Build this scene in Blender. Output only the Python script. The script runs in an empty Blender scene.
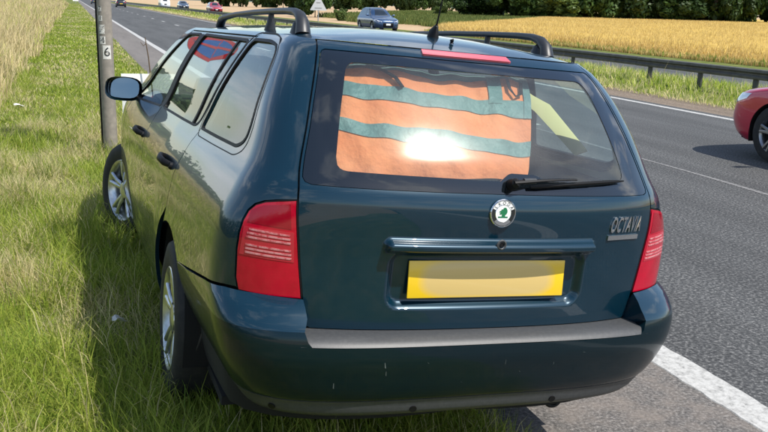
import bpy, bmesh, math, random
import numpy as np
from mathutils import Vector, Matrix
from mathutils.geometry import delaunay_2d_cdt
R = math.radians
random.seed(7); RNG = np.random.default_rng(7)
scene = bpy.context.scene
COL = scene.collection

# ------------------------------------------------------------------ camera
CAM = (-2.5801, -3.1235, 1.5950); YAW, PITCH, ROLL, FPX = 0.355256, 0.246606, 0.032757, 831.02
def cam_axes():
    cy, sy = math.cos(YAW), math.sin(YAW)
    f = Vector((sy*math.cos(PITCH), cy*math.cos(PITCH), -math.sin(PITCH)))
    r = Vector((cy, -sy, 0)); u = r.cross(f); c, s = math.cos(ROLL), math.sin(ROLL)
    return c*r+s*u, -s*r+c*u, f
cd = bpy.data.cameras.new('camera'); camo = bpy.data.objects.new('camera', cd); COL.objects.link(camo)
r_, u_, f_ = cam_axes()
camo.matrix_world = Matrix(((r_.x, u_.x, -f_.x, CAM[0]), (r_.y, u_.y, -f_.y, CAM[1]), (r_.z, u_.z, -f_.z, CAM[2]), (0, 0, 0, 1)))
cd.sensor_width = 36; cd.lens = FPX/768*36; cd.clip_start = 0.05; cd.clip_end = 6000
scene.camera = camo

# ------------------------------------------------------------------ sky, sun, exposure
SUN = Vector((0.36, -0.43, 0.85)).normalized()
SUN_EL = math.asin(SUN.z); SUN_AZ = math.atan2(SUN.x, SUN.y)
world = bpy.data.worlds.new('World'); scene.world = world; world.use_nodes = True
nt = world.node_tree; nt.nodes.clear()
sky = nt.nodes.new('ShaderNodeTexSky'); sky.sky_type = 'NISHITA'; sky.sun_disc = False
sky.sun_elevation = SUN_EL; sky.sun_rotation = SUN_AZ; sky.air_density = 1.0; sky.dust_density = 0.5
bg = nt.nodes.new('ShaderNodeBackground'); bg.inputs[1].default_value = 0.12
wo = nt.nodes.new('ShaderNodeOutputWorld')
tc = nt.nodes.new('ShaderNodeTexCoord'); mp = nt.nodes.new('ShaderNodeMapping'); mp.inputs['Scale'].default_value = (1.0, 1.0, 2.6)
cn = nt.nodes.new('ShaderNodeTexNoise'); cn.inputs['Scale'].default_value = 2.6; cn.inputs['Detail'].default_value = 7; cn.inputs['Roughness'].default_value = 0.58
cr = nt.nodes.new('ShaderNodeValToRGB'); cr.color_ramp.elements[0].position = 0.52; cr.color_ramp.elements[1].position = 0.70
mx = nt.nodes.new('ShaderNodeMix'); mx.data_type = 'RGBA'; mx.inputs['B'].default_value = (8.5, 8.8, 9.2, 1)
nt.links.new(tc.outputs['Generated'], mp.inputs[0]); nt.links.new(mp.outputs[0], cn.inputs[0]); nt.links.new(cn.outputs[0], cr.inputs[0])
nt.links.new(cr.outputs[0], mx.inputs['Factor']); nt.links.new(sky.outputs[0], mx.inputs['A'])
nt.links.new(mx.outputs['Result'], bg.inputs[0]); nt.links.new(bg.outputs[0], wo.inputs[0])
sl = bpy.data.lights.new('sun', 'SUN'); sl.energy = 4.2; sl.angle = R(0.53); sl.color = (1.0, 0.955, 0.88)
so = bpy.data.objects.new('sun', sl); COL.objects.link(so); so.location = (0, 0, 30)
so.rotation_euler = SUN.to_track_quat('Z', 'Y').to_euler()
scene.view_settings.view_transform = 'Standard'; scene.view_settings.look = 'None'
scene.view_settings.exposure = 0.55; scene.view_settings.gamma = 1.0
scene.render.engine = 'CYCLES'
scene.cycles.max_bounces = 10; scene.cycles.transparent_max_bounces = 16
scene.cycles.use_denoising = True; scene.cycles.sample_clamp_indirect = 6

# ------------------------------------------------------------------ helpers
def tag(o, label=None, cat=None, group=None, kind=None):
    if label: o['label'] = label
    if cat: o['category'] = cat
    if group: o['group'] = group
    if kind: o['kind'] = kind
    return o
def empty(name, loc=(0, 0, 0), rz=0.0, parent=None):
    o = bpy.data.objects.new(name, None); COL.objects.link(o); o.location = loc; o.rotation_euler = (0, 0, rz)
    o.empty_display_size = 0.1
    if parent: o.parent = parent
    return o
def mk(name, verts, faces, mat, parent=None, smooth=False, normals=None, tint=None, auto=None):
    me = bpy.data.meshes.new(name)
    me.from_pydata([tuple(map(float, v)) for v in verts], [], [tuple(map(int, f)) for f in faces])
    me.update()
    if mat: me.materials.append(mat)
    if smooth or normals is not None: me.shade_smooth()
    if auto is not None: me.shade_smooth(); me.set_sharp_from_angle(angle=R(auto))
    if normals is not None: me.normals_split_custom_set_from_vertices([tuple(map(float, n)) for n in normals])
    if tint is not None:
        a = me.color_attributes.new('tint', 'FLOAT_COLOR', 'POINT')
        a.data.foreach_set('color', np.column_stack([tint, np.ones(len(tint))]).astype('f4').ravel())
    o = bpy.data.objects.new(name, me); COL.objects.link(o)
    if parent: o.parent = parent
    return o
def big(name, V, T, mat, tint=None, parent=None):
    me = bpy.data.meshes.new(name); V = np.asarray(V, 'f4'); T = np.asarray(T, 'i4')
    me.vertices.add(len(V)); me.vertices.foreach_set('co', V.ravel())
    me.loops.add(T.size); me.loops.foreach_set('vertex_index', T.ravel())
    me.polygons.add(len(T)); me.polygons.foreach_set('loop_start', np.arange(0, T.size, T.shape[1], dtype='i4'))
    me.polygons.foreach_set('loop_total', np.full(len(T), T.shape[1], 'i4'))
    me.update(calc_edges=True)
    if tint is not None:
        a = me.color_attributes.new('tint', 'FLOAT_COLOR', 'POINT')
        a.data.foreach_set('color', np.column_stack([tint, np.ones(len(tint))]).astype('f4').ravel())
    me.materials.append(mat)
    o = bpy.data.objects.new(name, me); COL.objects.link(o)
    if parent: o.parent = parent
    return o
class MB:
    def __init__(s): s.v = []; s.f = []
    def add(s, V, F):
        n = len(s.v); s.v += [tuple(map(float, p)) for p in V]; s.f += [tuple(i+n for i in f) for f in F]; return s
    def box(s, c, d, rot=None):
        V = [Vector((sx*d[0]/2, sy*d[1]/2, sz*d[2]/2)) for sx in (-1, 1) for sy in (-1, 1) for sz in (-1, 1)]
        if rot is not None: V = [rot @ p for p in V]
        V = [p+Vector(c) for p in V]
        return s.add(V, [(0, 1, 3, 2), (4, 6, 7, 5), (0, 4, 5, 1), (2, 3, 7, 6), (0, 2, 6, 4), (1, 5, 7, 3)])
    def tube(s, path, rad, seg=8, caps=True, flat=(1, 1), up=(0, 0, 1)):
        P = [Vector(p) for p in path]; n = len(P)
        rad = rad if hasattr(rad, '__len__') else [rad]*n
        V = []; 
        for i, p in enumerate(P):
            t = (P[min(i+1, n-1)]-P[max(i-1, 0)]).normalized()
            a = t.cross(Vector(up)); 
            if a.length < 1e-3: a = t.cross(Vector((1, 0, 0)))
            a.normalize(); b = a.cross(t).normalized()
            for k in range(seg):
                th = 2*math.pi*k/seg
                V.append(p+a*(rad[i]*flat[0]*math.cos(th))+b*(rad[i]*flat[1]*math.sin(th)))
        F = [(i*seg+k, i*seg+(k+1) % seg, (i+1)*seg+(k+1) % seg, (i+1)*seg+k) for i in range(n-1) for k in range(seg)]
        if caps: F += [tuple(range(seg-1, -1, -1)), tuple(range((n-1)*seg, n*seg))]
        return s.add(V, F)
    def lathe(s, prof, seg=32, axis='x', c=(0, 0, 0)):
        V = []
        for (a, r) in prof:
            for k in range(seg):
                th = 2*math.pi*k/seg; p, q = r*math.cos(th), r*math.sin(th)
                V.append((c[0]+a, c[1]+p, c[2]+q) if axis == 'x' else ((c[0]+p, c[1]+q, c[2]+a) if axis == 'z' else (c[0]+q, c[1]+a, c[2]+p)))
        F = [(i*seg+k, i*seg+(k+1) % seg, (i+1)*seg+(k+1) % seg, (i+1)*seg+k) for i in range(len(prof)-1) for k in range(seg)]
        return s.add(V, F)
    def build(s, name, mat, parent=None, auto=35, bevel=0):
        o = mk(name, s.v, s.f, mat, parent)
        bm = bmesh.new(); bm.from_mesh(o.data)
        if bevel: bmesh.ops.bevel(bm, geom=bm.edges[:], offset=bevel, segments=2, profile=0.6, affect='EDGES')
        bmesh.ops.recalc_face_normals(bm, faces=bm.faces[:]); bm.to_mesh(o.data); bm.free()
        if auto: o.data.shade_smooth(); o.data.set_sharp_from_angle(angle=R(auto))
        return o
def text_mesh(txt, size, depth=0.0, bold=0.0, space=1.0):
    cu = bpy.data.curves.new('lettering', 'FONT'); cu.body = txt; cu.size = size; cu.extrude = depth; cu.offset = bold; cu.space_character = space; cu.align_x = 'CENTER'; cu.align_y = 'CENTER'; cu.resolution_u = 3
    o = bpy.data.objects.new('lettering', cu); COL.objects.link(o)
    bpy.context.view_layer.update()
    me = bpy.data.meshes.new_from_object(o.evaluated_get(bpy.context.evaluated_depsgraph_get()))
    V = np.array([v.co[:] for v in me.vertices]); F = [tuple(p.vertices) for p in me.polygons]
    bpy.data.objects.remove(o); bpy.data.curves.remove(cu); bpy.data.meshes.remove(me)
    return V, F
def spl(xs, ys):      # shape-preserving cubic
    xs = np.array(xs, float); ys = np.array(ys, float); h = np.diff(xs); d = np.diff(ys)/h
    m = np.zeros(len(xs)); m[0], m[-1] = d[0], d[-1]
    for i in range(1, len(xs)-1):
        m[i] = 0 if d[i-1]*d[i] <= 0 else 3*(h[i-1]+h[i])/((2*h[i]+h[i-1])/d[i-1]+(h[i]+2*h[i-1])/d[i])
    def f(x):
        x = np.clip(np.asarray(x, float), xs[0], xs[-1]); i = np.clip(np.searchsorted(xs, x)-1, 0, len(xs)-2)
        t = (x-xs[i])/h[i]
        return (2*t**3-3*t**2+1)*ys[i]+(t**3-2*t**2+t)*h[i]*m[i]+(-2*t**3+3*t**2)*ys[i+1]+(t**3-t**2)*h[i]*m[i+1]
    return f
def sstep(a, b, x): t = np.clip((np.asarray(x, float)-a)/(b-a), 0, 1); return t*t*(3-2*t)
def _h(i, j, s): v = np.sin(i*127.1+j*311.7+s*74.7)*43758.5453; return v-np.floor(v)
def vnoise(x, y, s=0):
    xi, yi = np.floor(x), np.floor(y); a, b = x-xi, y-yi; a = a*a*(3-2*a); b = b*b*(3-2*b)
    return (_h(xi, yi, s)*(1-a)+_h(xi+1, yi, s)*a)*(1-b)+(_h(xi, yi+1, s)*(1-a)+_h(xi+1, yi+1, s)*a)*b
def fbm(x, y, s=0): return (vnoise(x, y, s)+.5*vnoise(2.1*x, 2.1*y, s+1)+.25*vnoise(4.3*x, 4.3*y, s+2))/1.75

# ------------------------------------------------------------------ materials
def mat(name, base=(.5, .5, .5), rough=.5, metal=0, coat=0, coat_r=.03, spec=.5, noise=None, bump=None, **kw):
    m = bpy.data.materials.new(name); m.use_nodes = True; n = m.node_tree.nodes; l = m.node_tree.links
    b = n['Principled BSDF']; b.inputs['Base Color'].default_value = (*base, 1); b.inputs['Roughness'].default_value = rough
    b.inputs['Metallic'].default_value = metal; b.inputs['Coat Weight'].default_value = coat; b.inputs['Coat Roughness'].default_value = coat_r
    b.inputs['Specular IOR Level'].default_value = spec
    for k, v in kw.items(): b.inputs[k.replace('_', ' ')].default_value = v
    tcn = None
    if noise or bump:
        tcn = n.new('ShaderNodeTexCoord')
    if noise:       # (scale, other colour, lo, hi)
        sc, c2, lo, hi = noise[:4]
        t = n.new('ShaderNodeTexNoise'); t.inputs['Scale'].default_value = sc; t.inputs['Detail'].default_value = 6; t.inputs['Roughness'].default_value = .62
        l.new(tcn.outputs['Object'], t.inputs[0]); r = n.new('ShaderNodeMapRange'); r.inputs[1].default_value = lo; r.inputs[2].default_value = hi
        l.new(t.outputs[0], r.inputs[0]); x = n.new('ShaderNodeMix'); x.data_type = 'RGBA'
        x.inputs['A'].default_value = (*base, 1); x.inputs['B'].default_value = (*c2, 1); l.new(r.outputs[0], x.inputs['Factor']); l.new(x.outputs['Result'], b.inputs['Base Color'])
    if bump:        # (scale, strength, distance)
        t = n.new('ShaderNodeTexNoise'); t.inputs['Scale'].default_value = bump[0]; t.inputs['Detail'].default_value = 5
        l.new(tcn.outputs['Object'], t.inputs[0]); u = n.new('ShaderNodeBump'); u.inputs['Strength'].default_value = bump[1]; u.inputs['Distance'].default_value = bump[2]
        l.new(t.outputs[0], u.inputs['Height']); l.new(u.outputs[0], b.inputs['Normal'])
    return m
def glass_mat(name, tintc, refl=1.0, rough=0.0, dirt=0.0):
    m = bpy.data.materials.new(name); m.use_nodes = True; n = m.node_tree.nodes; l = m.node_tree.links
    n.remove(n['Principled BSDF']); out = n['Material Output']
    tr = n.new('ShaderNodeBsdfTransparent'); tr.inputs[0].default_value = (*tintc, 1)
    gl = n.new('ShaderNodeBsdfGlossy'); gl.inputs['Roughness'].default_value = rough; gl.inputs[0].default_value = (1, 1, 1, 1)
    fr = n.new('ShaderNodeFresnel'); ge = n.new('ShaderNodeNewGeometry')
    mi = n.new('ShaderNodeMapRange'); mi.inputs[3].default_value = 1.52; mi.inputs[4].default_value = 1/1.52     # same pane from inside and outside
    l.new(ge.outputs['Backfacing'], mi.inputs[0]); l.new(mi.outputs[0], fr.inputs[0])
    ma = n.new('ShaderNodeMath'); ma.operation = 'MULTIPLY'; ma.inputs[1].default_value = 1.0*refl; ma.use_clamp = True
    l.new(fr.outputs[0], ma.inputs[0]); mxs = n.new('ShaderNodeMixShader'); l.new(ma.outputs[0], mxs.inputs[0])
    l.new(tr.outputs[0], mxs.inputs[1]); l.new(gl.outputs[0], mxs.inputs[2]); last = mxs
    if dirt:        # film of dust and road grime: broad sheen
        g2 = n.new('ShaderNodeBsdfGlossy'); g2.inputs['Roughness'].default_value = .19; g2.inputs[0].default_value = (.75, .74, .70, 1)
        df = n.new('ShaderNodeBsdfDiffuse'); df.inputs[0].default_value = (.45, .43, .38, 1)
        tcn = n.new('ShaderNodeTexCoord'); t = n.new('ShaderNodeTexNoise'); t.inputs['Scale'].default_value = 5; t.inputs['Detail'].default_value = 7; l.new(tcn.outputs['Object'], t.inputs[0])
        mr = n.new('ShaderNodeMapRange'); mr.inputs[1].default_value = .35; mr.inputs[2].default_value = .75; mr.inputs[3].default_value = dirt*.5; mr.inputs[4].default_value = dirt*1.5
        l.new(t.outputs[0], mr.inputs[0])
        a = n.new('ShaderNodeMixShader'); a.inputs[0].default_value = .55; l.new(g2.outputs[0], a.inputs[1]); l.new(df.outputs[0], a.inputs[2])
        b = n.new('ShaderNodeMixShader'); l.new(mr.outputs[0], b.inputs[0]); l.new(mxs.outputs[0], b.inputs[1]); l.new(a.outputs[0], b.inputs[2]); last = b
    l.new(last.outputs[0], out.inputs[0]); return m
def foliage_mat(name, mul=1.0, transl=.35, rough=.6, scatter=None):
    m = bpy.data.materials.new(name); m.use_nodes = True; n = m.node_tree.nodes; l = m.node_tree.links
    b = n['Principled BSDF']; a = n.new('ShaderNodeAttribute'); a.attribute_name = 'tint'; b.inputs['Roughness'].default_value = rough; b.inputs['Specular IOR Level'].default_value = .25
    l.new(a.outputs['Color'], b.inputs['Base Color']); t = n.new('ShaderNodeBsdfTranslucent'); l.new(a.outputs['Color'], t.inputs[0])
    mxs = n.new('ShaderNodeMixShader'); mxs.inputs[0].default_value = transl; l.new(b.outputs[0], mxs.inputs[1]); l.new(t.outputs[0], mxs.inputs[2])
    l.new(mxs.outputs[0], n['Material Output'].inputs[0]); return m

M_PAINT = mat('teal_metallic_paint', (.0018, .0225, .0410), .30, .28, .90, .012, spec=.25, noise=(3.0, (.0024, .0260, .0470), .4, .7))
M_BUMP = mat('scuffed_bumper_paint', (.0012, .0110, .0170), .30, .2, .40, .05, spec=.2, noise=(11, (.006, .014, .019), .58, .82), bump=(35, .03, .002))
M_TRIM = mat('grey_black_plastic', (.042, .044, .047), .48, noise=(90, (.056, .058, .060), .45, .7), bump=(260, .15, .001))
M_BLACK = mat('black_rubber', (.005, .005, .006), .55, spec=.25)
M_FRIT = mat('black_glass_border', (.004, .006, .008), .06, coat=1.0)
M_GLASS = glass_mat('side_glass', (.78, .86, .84), 1.0)
M_RGLASS = glass_mat('rear_glass', (.72, .85, .84), 1.0, dirt=.09)
M_RED = mat('red_lens', (.46, .0010, .022), .12, spec=.3, coat=.5, Transmission_Weight=0.0, noise=(14, (.36, .0008, .016), .4, .7), bump=(120, .10, .002))
M_RED2 = mat('smoky_red_lens', (.26, .0008, .012), .12, spec=.3, coat=.5, bump=(90, .10, .002))
M_REFL = mat('ribbed_lens_strip', (.60, .24, .25), .25, coat=.4, noise=(70, (.46, .04, .06), .46, .62))
M_RAIL = mat('black_rail_plastic', (.016, .018, .022), .42, noise=(20, (.024, .026, .030), .45, .7), bump=(150, .08, .001))
M_CHROME = mat('chrome', (.80, .81, .82), .12, 1.0)
M_SILVER = mat('silver_alloy', (.62, .63, .64), .28, .9, noise=(30, (.45, .45, .44), .45, .7))
M_TYRE = mat('tyre_rubber', (.014, .014, .014), .75, noise=(18, (.035, .032, .028), .5, .75), bump=(90, .3, .002))
M_INT = mat('dark_interior', (.020, .021, .023), .8, bump=(200, .2, .001))
M_SEAT = mat('grey_seat_cloth', (.060, .062, .066), .9, bump=(300, .3, .001))
M_TRIMIN = mat('beige_pillar_trim', (.52, .47, .33), .7)
M_LINER = mat('black_underbody', (.006, .006, .006), .9)
M_WHITE = mat('white_print', (.80, .80, .78), .4)
M_GREEN = mat('green_enamel', (.005, .16, .06), .25, coat=1)
M_BADGEBLK = mat('black_enamel', (.010, .012, .012), .2, coat=1)

# ------------------------------------------------------------------ parametric car body surface
class Surf:
    Q1, Q2, Q3 = 1.2, 4.1, 5.3
    def __init__(s, W, Rr, F, ar, af, n=3.8, nf=3.0, taper=None, disp=None):
        s.W, s.R, s.F, s.ar, s.af, s.nf, s.taper, s.disp = W, Rr, F, ar, af, nf, taper, disp; s.N = n if callable(n) else (lambda z: n)
    def raw(s, q, z):
        W, a, af = s.W(z), s.ar(z), s.af(z); yc = s.R(z)+a; yf = s.F(z)-af
        p1 = np.clip(q/s.Q1, 0, 1)*np.pi/2; S, C = np.abs(np.sin(p1))+1e-9, np.abs(np.cos(p1))+1e-9
        n = s.N(z); r = ((S/W)**n+(C/a)**n)**(-1/n); xr, yr = r*np.sin(p1), yc-r*np.cos(p1)
        t = (q-s.Q1)/(s.Q2-s.Q1); ys = yc+np.clip(t, 0, 1)*(yf-yc)
        p2 = np.clip((q-s.Q2)/(s.Q3-s.Q2), 0, 1)*np.pi/2; S, C = np.abs(np.sin(p2))+1e-9, np.abs(np.cos(p2))+1e-9
        r2 = ((C/W)**s.nf+(S/af)**s.nf)**(-1/s.nf); xf, yf2 = r2*np.cos(p2), yf+r2*np.sin(p2)
        x = np.where(q < s.Q1, xr, np.where(q < s.Q2, W, xf)); y = np.where(q < s.Q1, yr, np.where(q < s.Q2, ys, yf2))
        x = np.where(q < 0, q/s.Q1*np.pi/2*a, x)      # across the rear centre line
        y = np.where(q < 0, s.R(z), y)
        if s.taper is not None: x = x*s.taper(y)
        if s.disp is not None: y = y-s.disp(x, z)
        return np.stack([-x, y, z+0*x], -1)           # left side: negative x
    def pos_nrm(s, q, z, off=0.0):
        q = np.asarray(q, float); z = np.asarray(z, float); e = .0025
        P = s.raw(q, z)
        dq = s.raw(q+e, z)-s.raw(np.maximum(q-e, 1e-6), z); dz = s.raw(q, z+e)-s.raw(q, z-e)
        N = np.cross(dz, dq); N /= np.linalg.norm(N, axis=-1, keepdims=True)+1e-12
        return P+N*off, N
    def qx(s, x, z):
        W, a, n = float(s.W(z)), float(s.ar(z)), float(s.N(z)); x = abs(x); u = x
        for _ in range(4 if s.taper is not None else 1):
            y = a*max(1-min(u/W, 1)**n, 0)**(1/n)
            if s.taper is not None: u = x/float(s.taper(float(s.R(z))+a-y))
        return math.atan2(min(u, W), y)/(math.pi/2)*s.Q1
    def qy(s, y, z):
        W, a, af = float(s.W(z)), float(s.ar(z)), float(s.af(z)); yc = float(s.R(z))+a; yf = float(s.F(z))-af
        if y < yc:
            n = float(s.N(z)); d = min((yc-y)/a, 1); x = W*max(1-d**n, 0)**(1/n); return math.atan2(x, yc-y)/(math.pi/2)*s.Q1
        if y <= yf: return s.Q1+(y-yc)/(yf-yc)*(s.Q2-s.Q1)
        d = min((y-yf)/af, 1); x = W*max(1-d**s.nf, 0)**(1/s.nf); return s.Q2+math.atan2(y-yf, x)/(math.pi/2)*(s.Q3-s.Q2)
    def poly(s, spec, h=.02):     # spec: ('x'|'y', value, z) -> dense closed polyline in (q, z)
        out = []; n = len(spec)
        for i in range(n):
            a, b = spec[i], spec[(i+1) % n]
            k = max(1, int(math.ceil(math.hypot(a[1]-b[1], a[2]-b[2])/h)))
            conv = lambda p: (s.qx(p[1], p[2]) if p[0] == 'x' else s.qy(p[1], p[2]))
            for j in range(k):
                t = j/k; z = a[2]+(b[2]-a[2])*t
                if a[0] == b[0]: out.append((conv((a[0], a[1]+(b[1]-a[1])*t, z)), z))
                else: qa, qb = conv(a), conv(b); out.append((qa+(qb-qa)*t, z))
        return out
def inside(P, poly):
    P = np.asarray(P); x, y = P[:, 0], P[:, 1]; c = np.zeros(len(P), bool); pl = np.asarray(poly); j = len(pl)-1
    for i in range(len(pl)):
        xi, yi = pl[i]; xj, yj = pl[j]
        if yi != yj: c ^= ((yi > y) != (yj > y)) & (x < (xj-xi)*(y-yi)/(yj-yi)+xi)
        j = i
    return c
def dist_poly(P, poly):
    P = np.asarray(P); pl = np.asarray(poly); d = np.full(len(P), 9.)
    for i in range(len(pl)):
        a, b = pl[i], pl[(i+1) % len(pl)]; ab = b-a; t = np.clip(((P-a)@ab)/(ab@ab+1e-15), 0, 1)
        d = np.minimum(d, np.linalg.norm(P-(a+t[:, None]*ab), axis=1))
    return d
def round_poly(pl, r, n=5):     # rounds corners of a coarse polygon of 2-tuples
    out = []; N = len(pl)
    for i in range(N):
        p0, p, p1 = Vector(pl[i-1]), Vector(pl[i]), Vector(pl[(i+1) % N])
        rr = r[i] if hasattr(r, '__len__') else r
        a = p+(p0-p).normalized()*min(rr, (p0-p).length*.45); b = p+(p1-p).normalized()*min(rr, (p1-p).length*.45)
        for k in range(n+1):
            t = k/n; out.append(tuple((a*(1-t)**2+p*2*t*(1-t)+b*t*t)))
    return out
def offset_poly(pl, d):
    n = len(pl); A = sum(pl[i-1][0]*pl[i][1]-pl[i][0]*pl[i-1][1] for i in range(n)); sg = 1 if A > 0 else -1
    out = []
    for i in range(n):
        a, b = Vector(pl[i-1]), Vector(pl[(i+1) % n]); t = (b-a); 
        t = t.normalized() if t.length > 1e-9 else Vector((1, 0)); out.append((pl[i][0]+t.y*d*sg, pl[i][1]-t.x*d*sg))
    return out
def patch(name, surf, outer, mat_, parent, holes=(), h=.03, off=0.0, lip=.016, mirror=False, both=False, ax=None):
    """trimmed patch of the surface with returned edges; mirror builds the right-hand one; both spans the rear centre line"""
    loops = [list(outer)]+[list(x) for x in holes]
    pts = []; edges = []; nb = 0
    for lp in loops:
        k = len(lp); pts += lp; edges += [(nb+i, nb+(i+1) % k) for i in range(k)]; nb += k
    o = np.array(outer); lo, hi = o.min(0), o.max(0)
    gx, gy = np.meshgrid(np.arange(lo[0]+h/2, hi[0], h), np.arange(lo[1]+h/2, hi[1], h)); G = np.column_stack([gx.ravel(), gy.ravel()])
    if len(G):
        k = inside(G, outer)
        for hl in holes: k &= ~inside(G, hl)
        G = G[k]
        for lp in loops:
            if len(G): G = G[dist_poly(G, lp) > h*.45]
    allp = [Vector(p) for p in pts]+[Vector(p) for p in G]
    V2, _, F, ov, _, _ = delaunay_2d_cdt(allp, edges, [], 0, 1e-6)
    V2 = np.array([v[:] for v in V2]); F = np.array(F)
    cen = V2[F].mean(1); k = inside(cen, outer)
    for hl in holes: k &= ~inside(cen, hl)
    F = F[k]
    q = V2[:, 0]; sgn = np.where(q < 0, -1.0, 1.0) if both else np.ones(len(q))
    P, N = surf.pos_nrm(np.abs(q) if both else q, V2[:, 1], off); P[:, 0] *= sgn; N[:, 0] *= sgn
    V = list(P); NN = list(N); FF = [tuple(f) for f in F]
    if lip:
        for lp in loops:
            L = np.array(lp); sg = np.where(L[:, 0] < 0, -1.0, 1.0) if both else np.ones(len(L))
            p, nn = surf.pos_nrm(np.abs(L[:, 0]) if both else L[:, 0], L[:, 1], off); p[:, 0] *= sg; nn[:, 0] *= sg
            b = len(V); k = len(L); V += list(p); V += list(p-nn*lip)
            tang = np.roll(p, -1, 0)-np.roll(p, 1, 0); ln = np.cross(nn, tang); ln /= np.linalg.norm(ln, axis=1, keepdims=True)+1e-9
            A = sum(L[i-1][0]*L[i][1]-L[i][0]*L[i-1][1] for i in range(k))
            NN += list(ln)*2; FF += [(b+i, b+(i+1) % k, b+k+(i+1) % k, b+k+i) for i in range(k)]
    V = np.array(V); NN = np.array(NN)
    if mirror: V[:, 0] *= -1; NN[:, 0] *= -1
    # orient faces with normals
    out = []
    for f in FF:
        a, b_, c = V[f[0]], V[f[1]], V[f[2]]; n_ = np.cross(b_-a, c-a)
        out.append(f if n_@NN[f[0]] >= 0 else f[::-1])
    return mk(name, V, out, mat_, parent, normals=NN)
def ring(name, surf, pl, w0, w1, mat_, parent, off=.003, depth=.012, mirror=False, both=False):
    """raised trim strip running along a closed outline of the surface"""
    A, B = np.array(offset_poly(pl, w0)), np.array(offset_poly(pl, w1)); n = len(pl); V = []
    for L, o in ((A, off-depth), (A, off), (B, off), (B, off-depth)):
        sg = np.where(L[:, 0] < 0, -1.0, 1.0) if both else np.ones(n)
        p, _ = surf.pos_nrm(np.abs(L[:, 0]) if both else L[:, 0], L[:, 1], o); p[:, 0] *= sg; V += list(p)
    V = np.array(V)
    if mirror: V[:, 0] *= -1
    F = [(r*n+i, r*n+(i+1) % n, (r+1)*n+(i+1) % n, (r+1)*n+i) for r in range(3) for i in range(n)]
    mb = MB(); mb.add(V, F); return mb.build(name, mat_, parent, auto=40)
def circ(cy, cz, r, a0, a1, n=24): return [('y', cy+r*math.cos(R(a0+(a1-a0)*i/n)), cz+r*math.sin(R(a0+(a1-a0)*i/n))) for i in range(n+1)]

# ------------------------------------------------------------------ ground, roads, fields
def noise_node(n, l, co, scale, detail=6, rough=.6):
    t = n.new('ShaderNodeTexNoise'); t.inputs['Scale'].default_value = scale; t.inputs['Detail'].default_value = detail; t.inputs['Roughness'].default_value = rough
    l.new(co, t.inputs[0]); return t.outputs[0]
def ramp_node(n, l, src, stops):
    r = n.new('ShaderNodeValToRGB'); e = r.color_ramp.elements
    e[0].position, e[0].color = stops[0][0], (*stops[0][1], 1); e[1].position, e[1].color = stops[-1][0], (*stops[-1][1], 1)
    for p, c in stops[1:-1]: k = e.new(p); k.color = (*c, 1)
    l.new(src, r.inputs[0]); return r.outputs[0]
def asphalt(name, a, b, c, speck=140, warm=None):
    m = bpy.data.materials.new(name); m.use_nodes = True; n = m.node_tree.nodes; l = m.node_tree.links; B = n['Principled BSDF']
    co = n.new('ShaderNodeTexCoord').outputs['Object']
    sp = ramp_node(n, l, noise_node(n, l, co, speck, 3, .7), [(.34, a), (.52, b), (.70, c)])
    big_ = n.new('ShaderNodeMapRange'); big_.inputs[1].default_value = .3; big_.inputs[2].default_value = .72; big_.inputs[3].default_value = .70; big_.inputs[4].default_value = 1.30
    mpn = n.new('ShaderNodeMapping'); mpn.inputs['Scale'].default_value = (1.5, .10, 1); l.new(co, mpn.inputs[0])
    l.new(noise_node(n, l, mpn.outputs[0], 1.2, 5), big_.inputs[0])
    mul = n.new('ShaderNodeVectorMath'); mul.operation = 'SCALE'; l.new(sp, mul.inputs[0]); l.new(big_.outputs[0], mul.inputs['Scale'])
    last = mul.outputs[0]
    if warm:
        x = n.new('ShaderNodeMix'); x.data_type = 'RGBA'; x.inputs['B'].default_value = (*warm, 1)
        mr = n.new('ShaderNodeMapRange'); mr.inputs[1].default_value = .42; mr.inputs[2].default_value = .68; mr.inputs[4].default_value = .75
        l.new(noise_node(n, l, co, 5.5, 8, .7), mr.inputs[0]); l.new(mr.outputs[0], x.inputs['Factor']); l.new(last, x.inputs['A']); last = x.outputs['Result']
    l.new(last, B.inputs['Base Color']); B.inputs['Roughness'].default_value = .82; B.inputs['Specular IOR Level'].default_value = .35
    bu = n.new('ShaderNodeBump'); bu.inputs['Strength'].default_value = .55; bu.inputs['Distance'].default_value = .006
    l.new(noise_node(n, l, co, speck*.9, 3, .7), bu.inputs['Height']); l.new(bu.outputs[0], B.inputs['Normal'])
    return m
M_ROAD = asphalt('worn_asphalt', (.022, .023, .024), (.066, .067, .067), (.21, .207, .20), 52)
M_STRIP = asphalt('gravelly_hard_strip', (.052, .048, .045), (.125, .116, .108), (.28, .26, .24), 70, warm=(.21, .178, .152))
M_DIRT = asphalt('dry_soil_edge', (.08, .06, .042), (.17, .13, .095), (.27, .22, .165), 40)
def paint_mat():
    m = bpy.data.materials.new('worn_white_road_paint'); m.use_nodes = True; n = m.node_tree.nodes; l = m.node_tree.links; B = n['Principled BSDF']
    co = n.new('ShaderNodeTexCoord').outputs['Object']
    c = ramp_node(n, l, noise_node(n, l, co, 26, 10, .80), [(.34, (.12, .118, .115)), (.42, (.30, .295, .28)), (.53, (.43, .425, .405)), (.70, (.50, .49, .47))])
    l.new(c, B.inputs['Base Color']); B.inputs['Roughness'].default_value = .7
    bu = n.new('ShaderNodeBump'); bu.inputs['Strength'].default_value = .5; bu.inputs['Distance'].default_value = .005
    l.new(noise_node(n, l, co, 60, 4), bu.inputs['Height']); l.new(bu.outputs[0], B.inputs['Normal']); return m
M_LINE = paint_mat()
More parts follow.
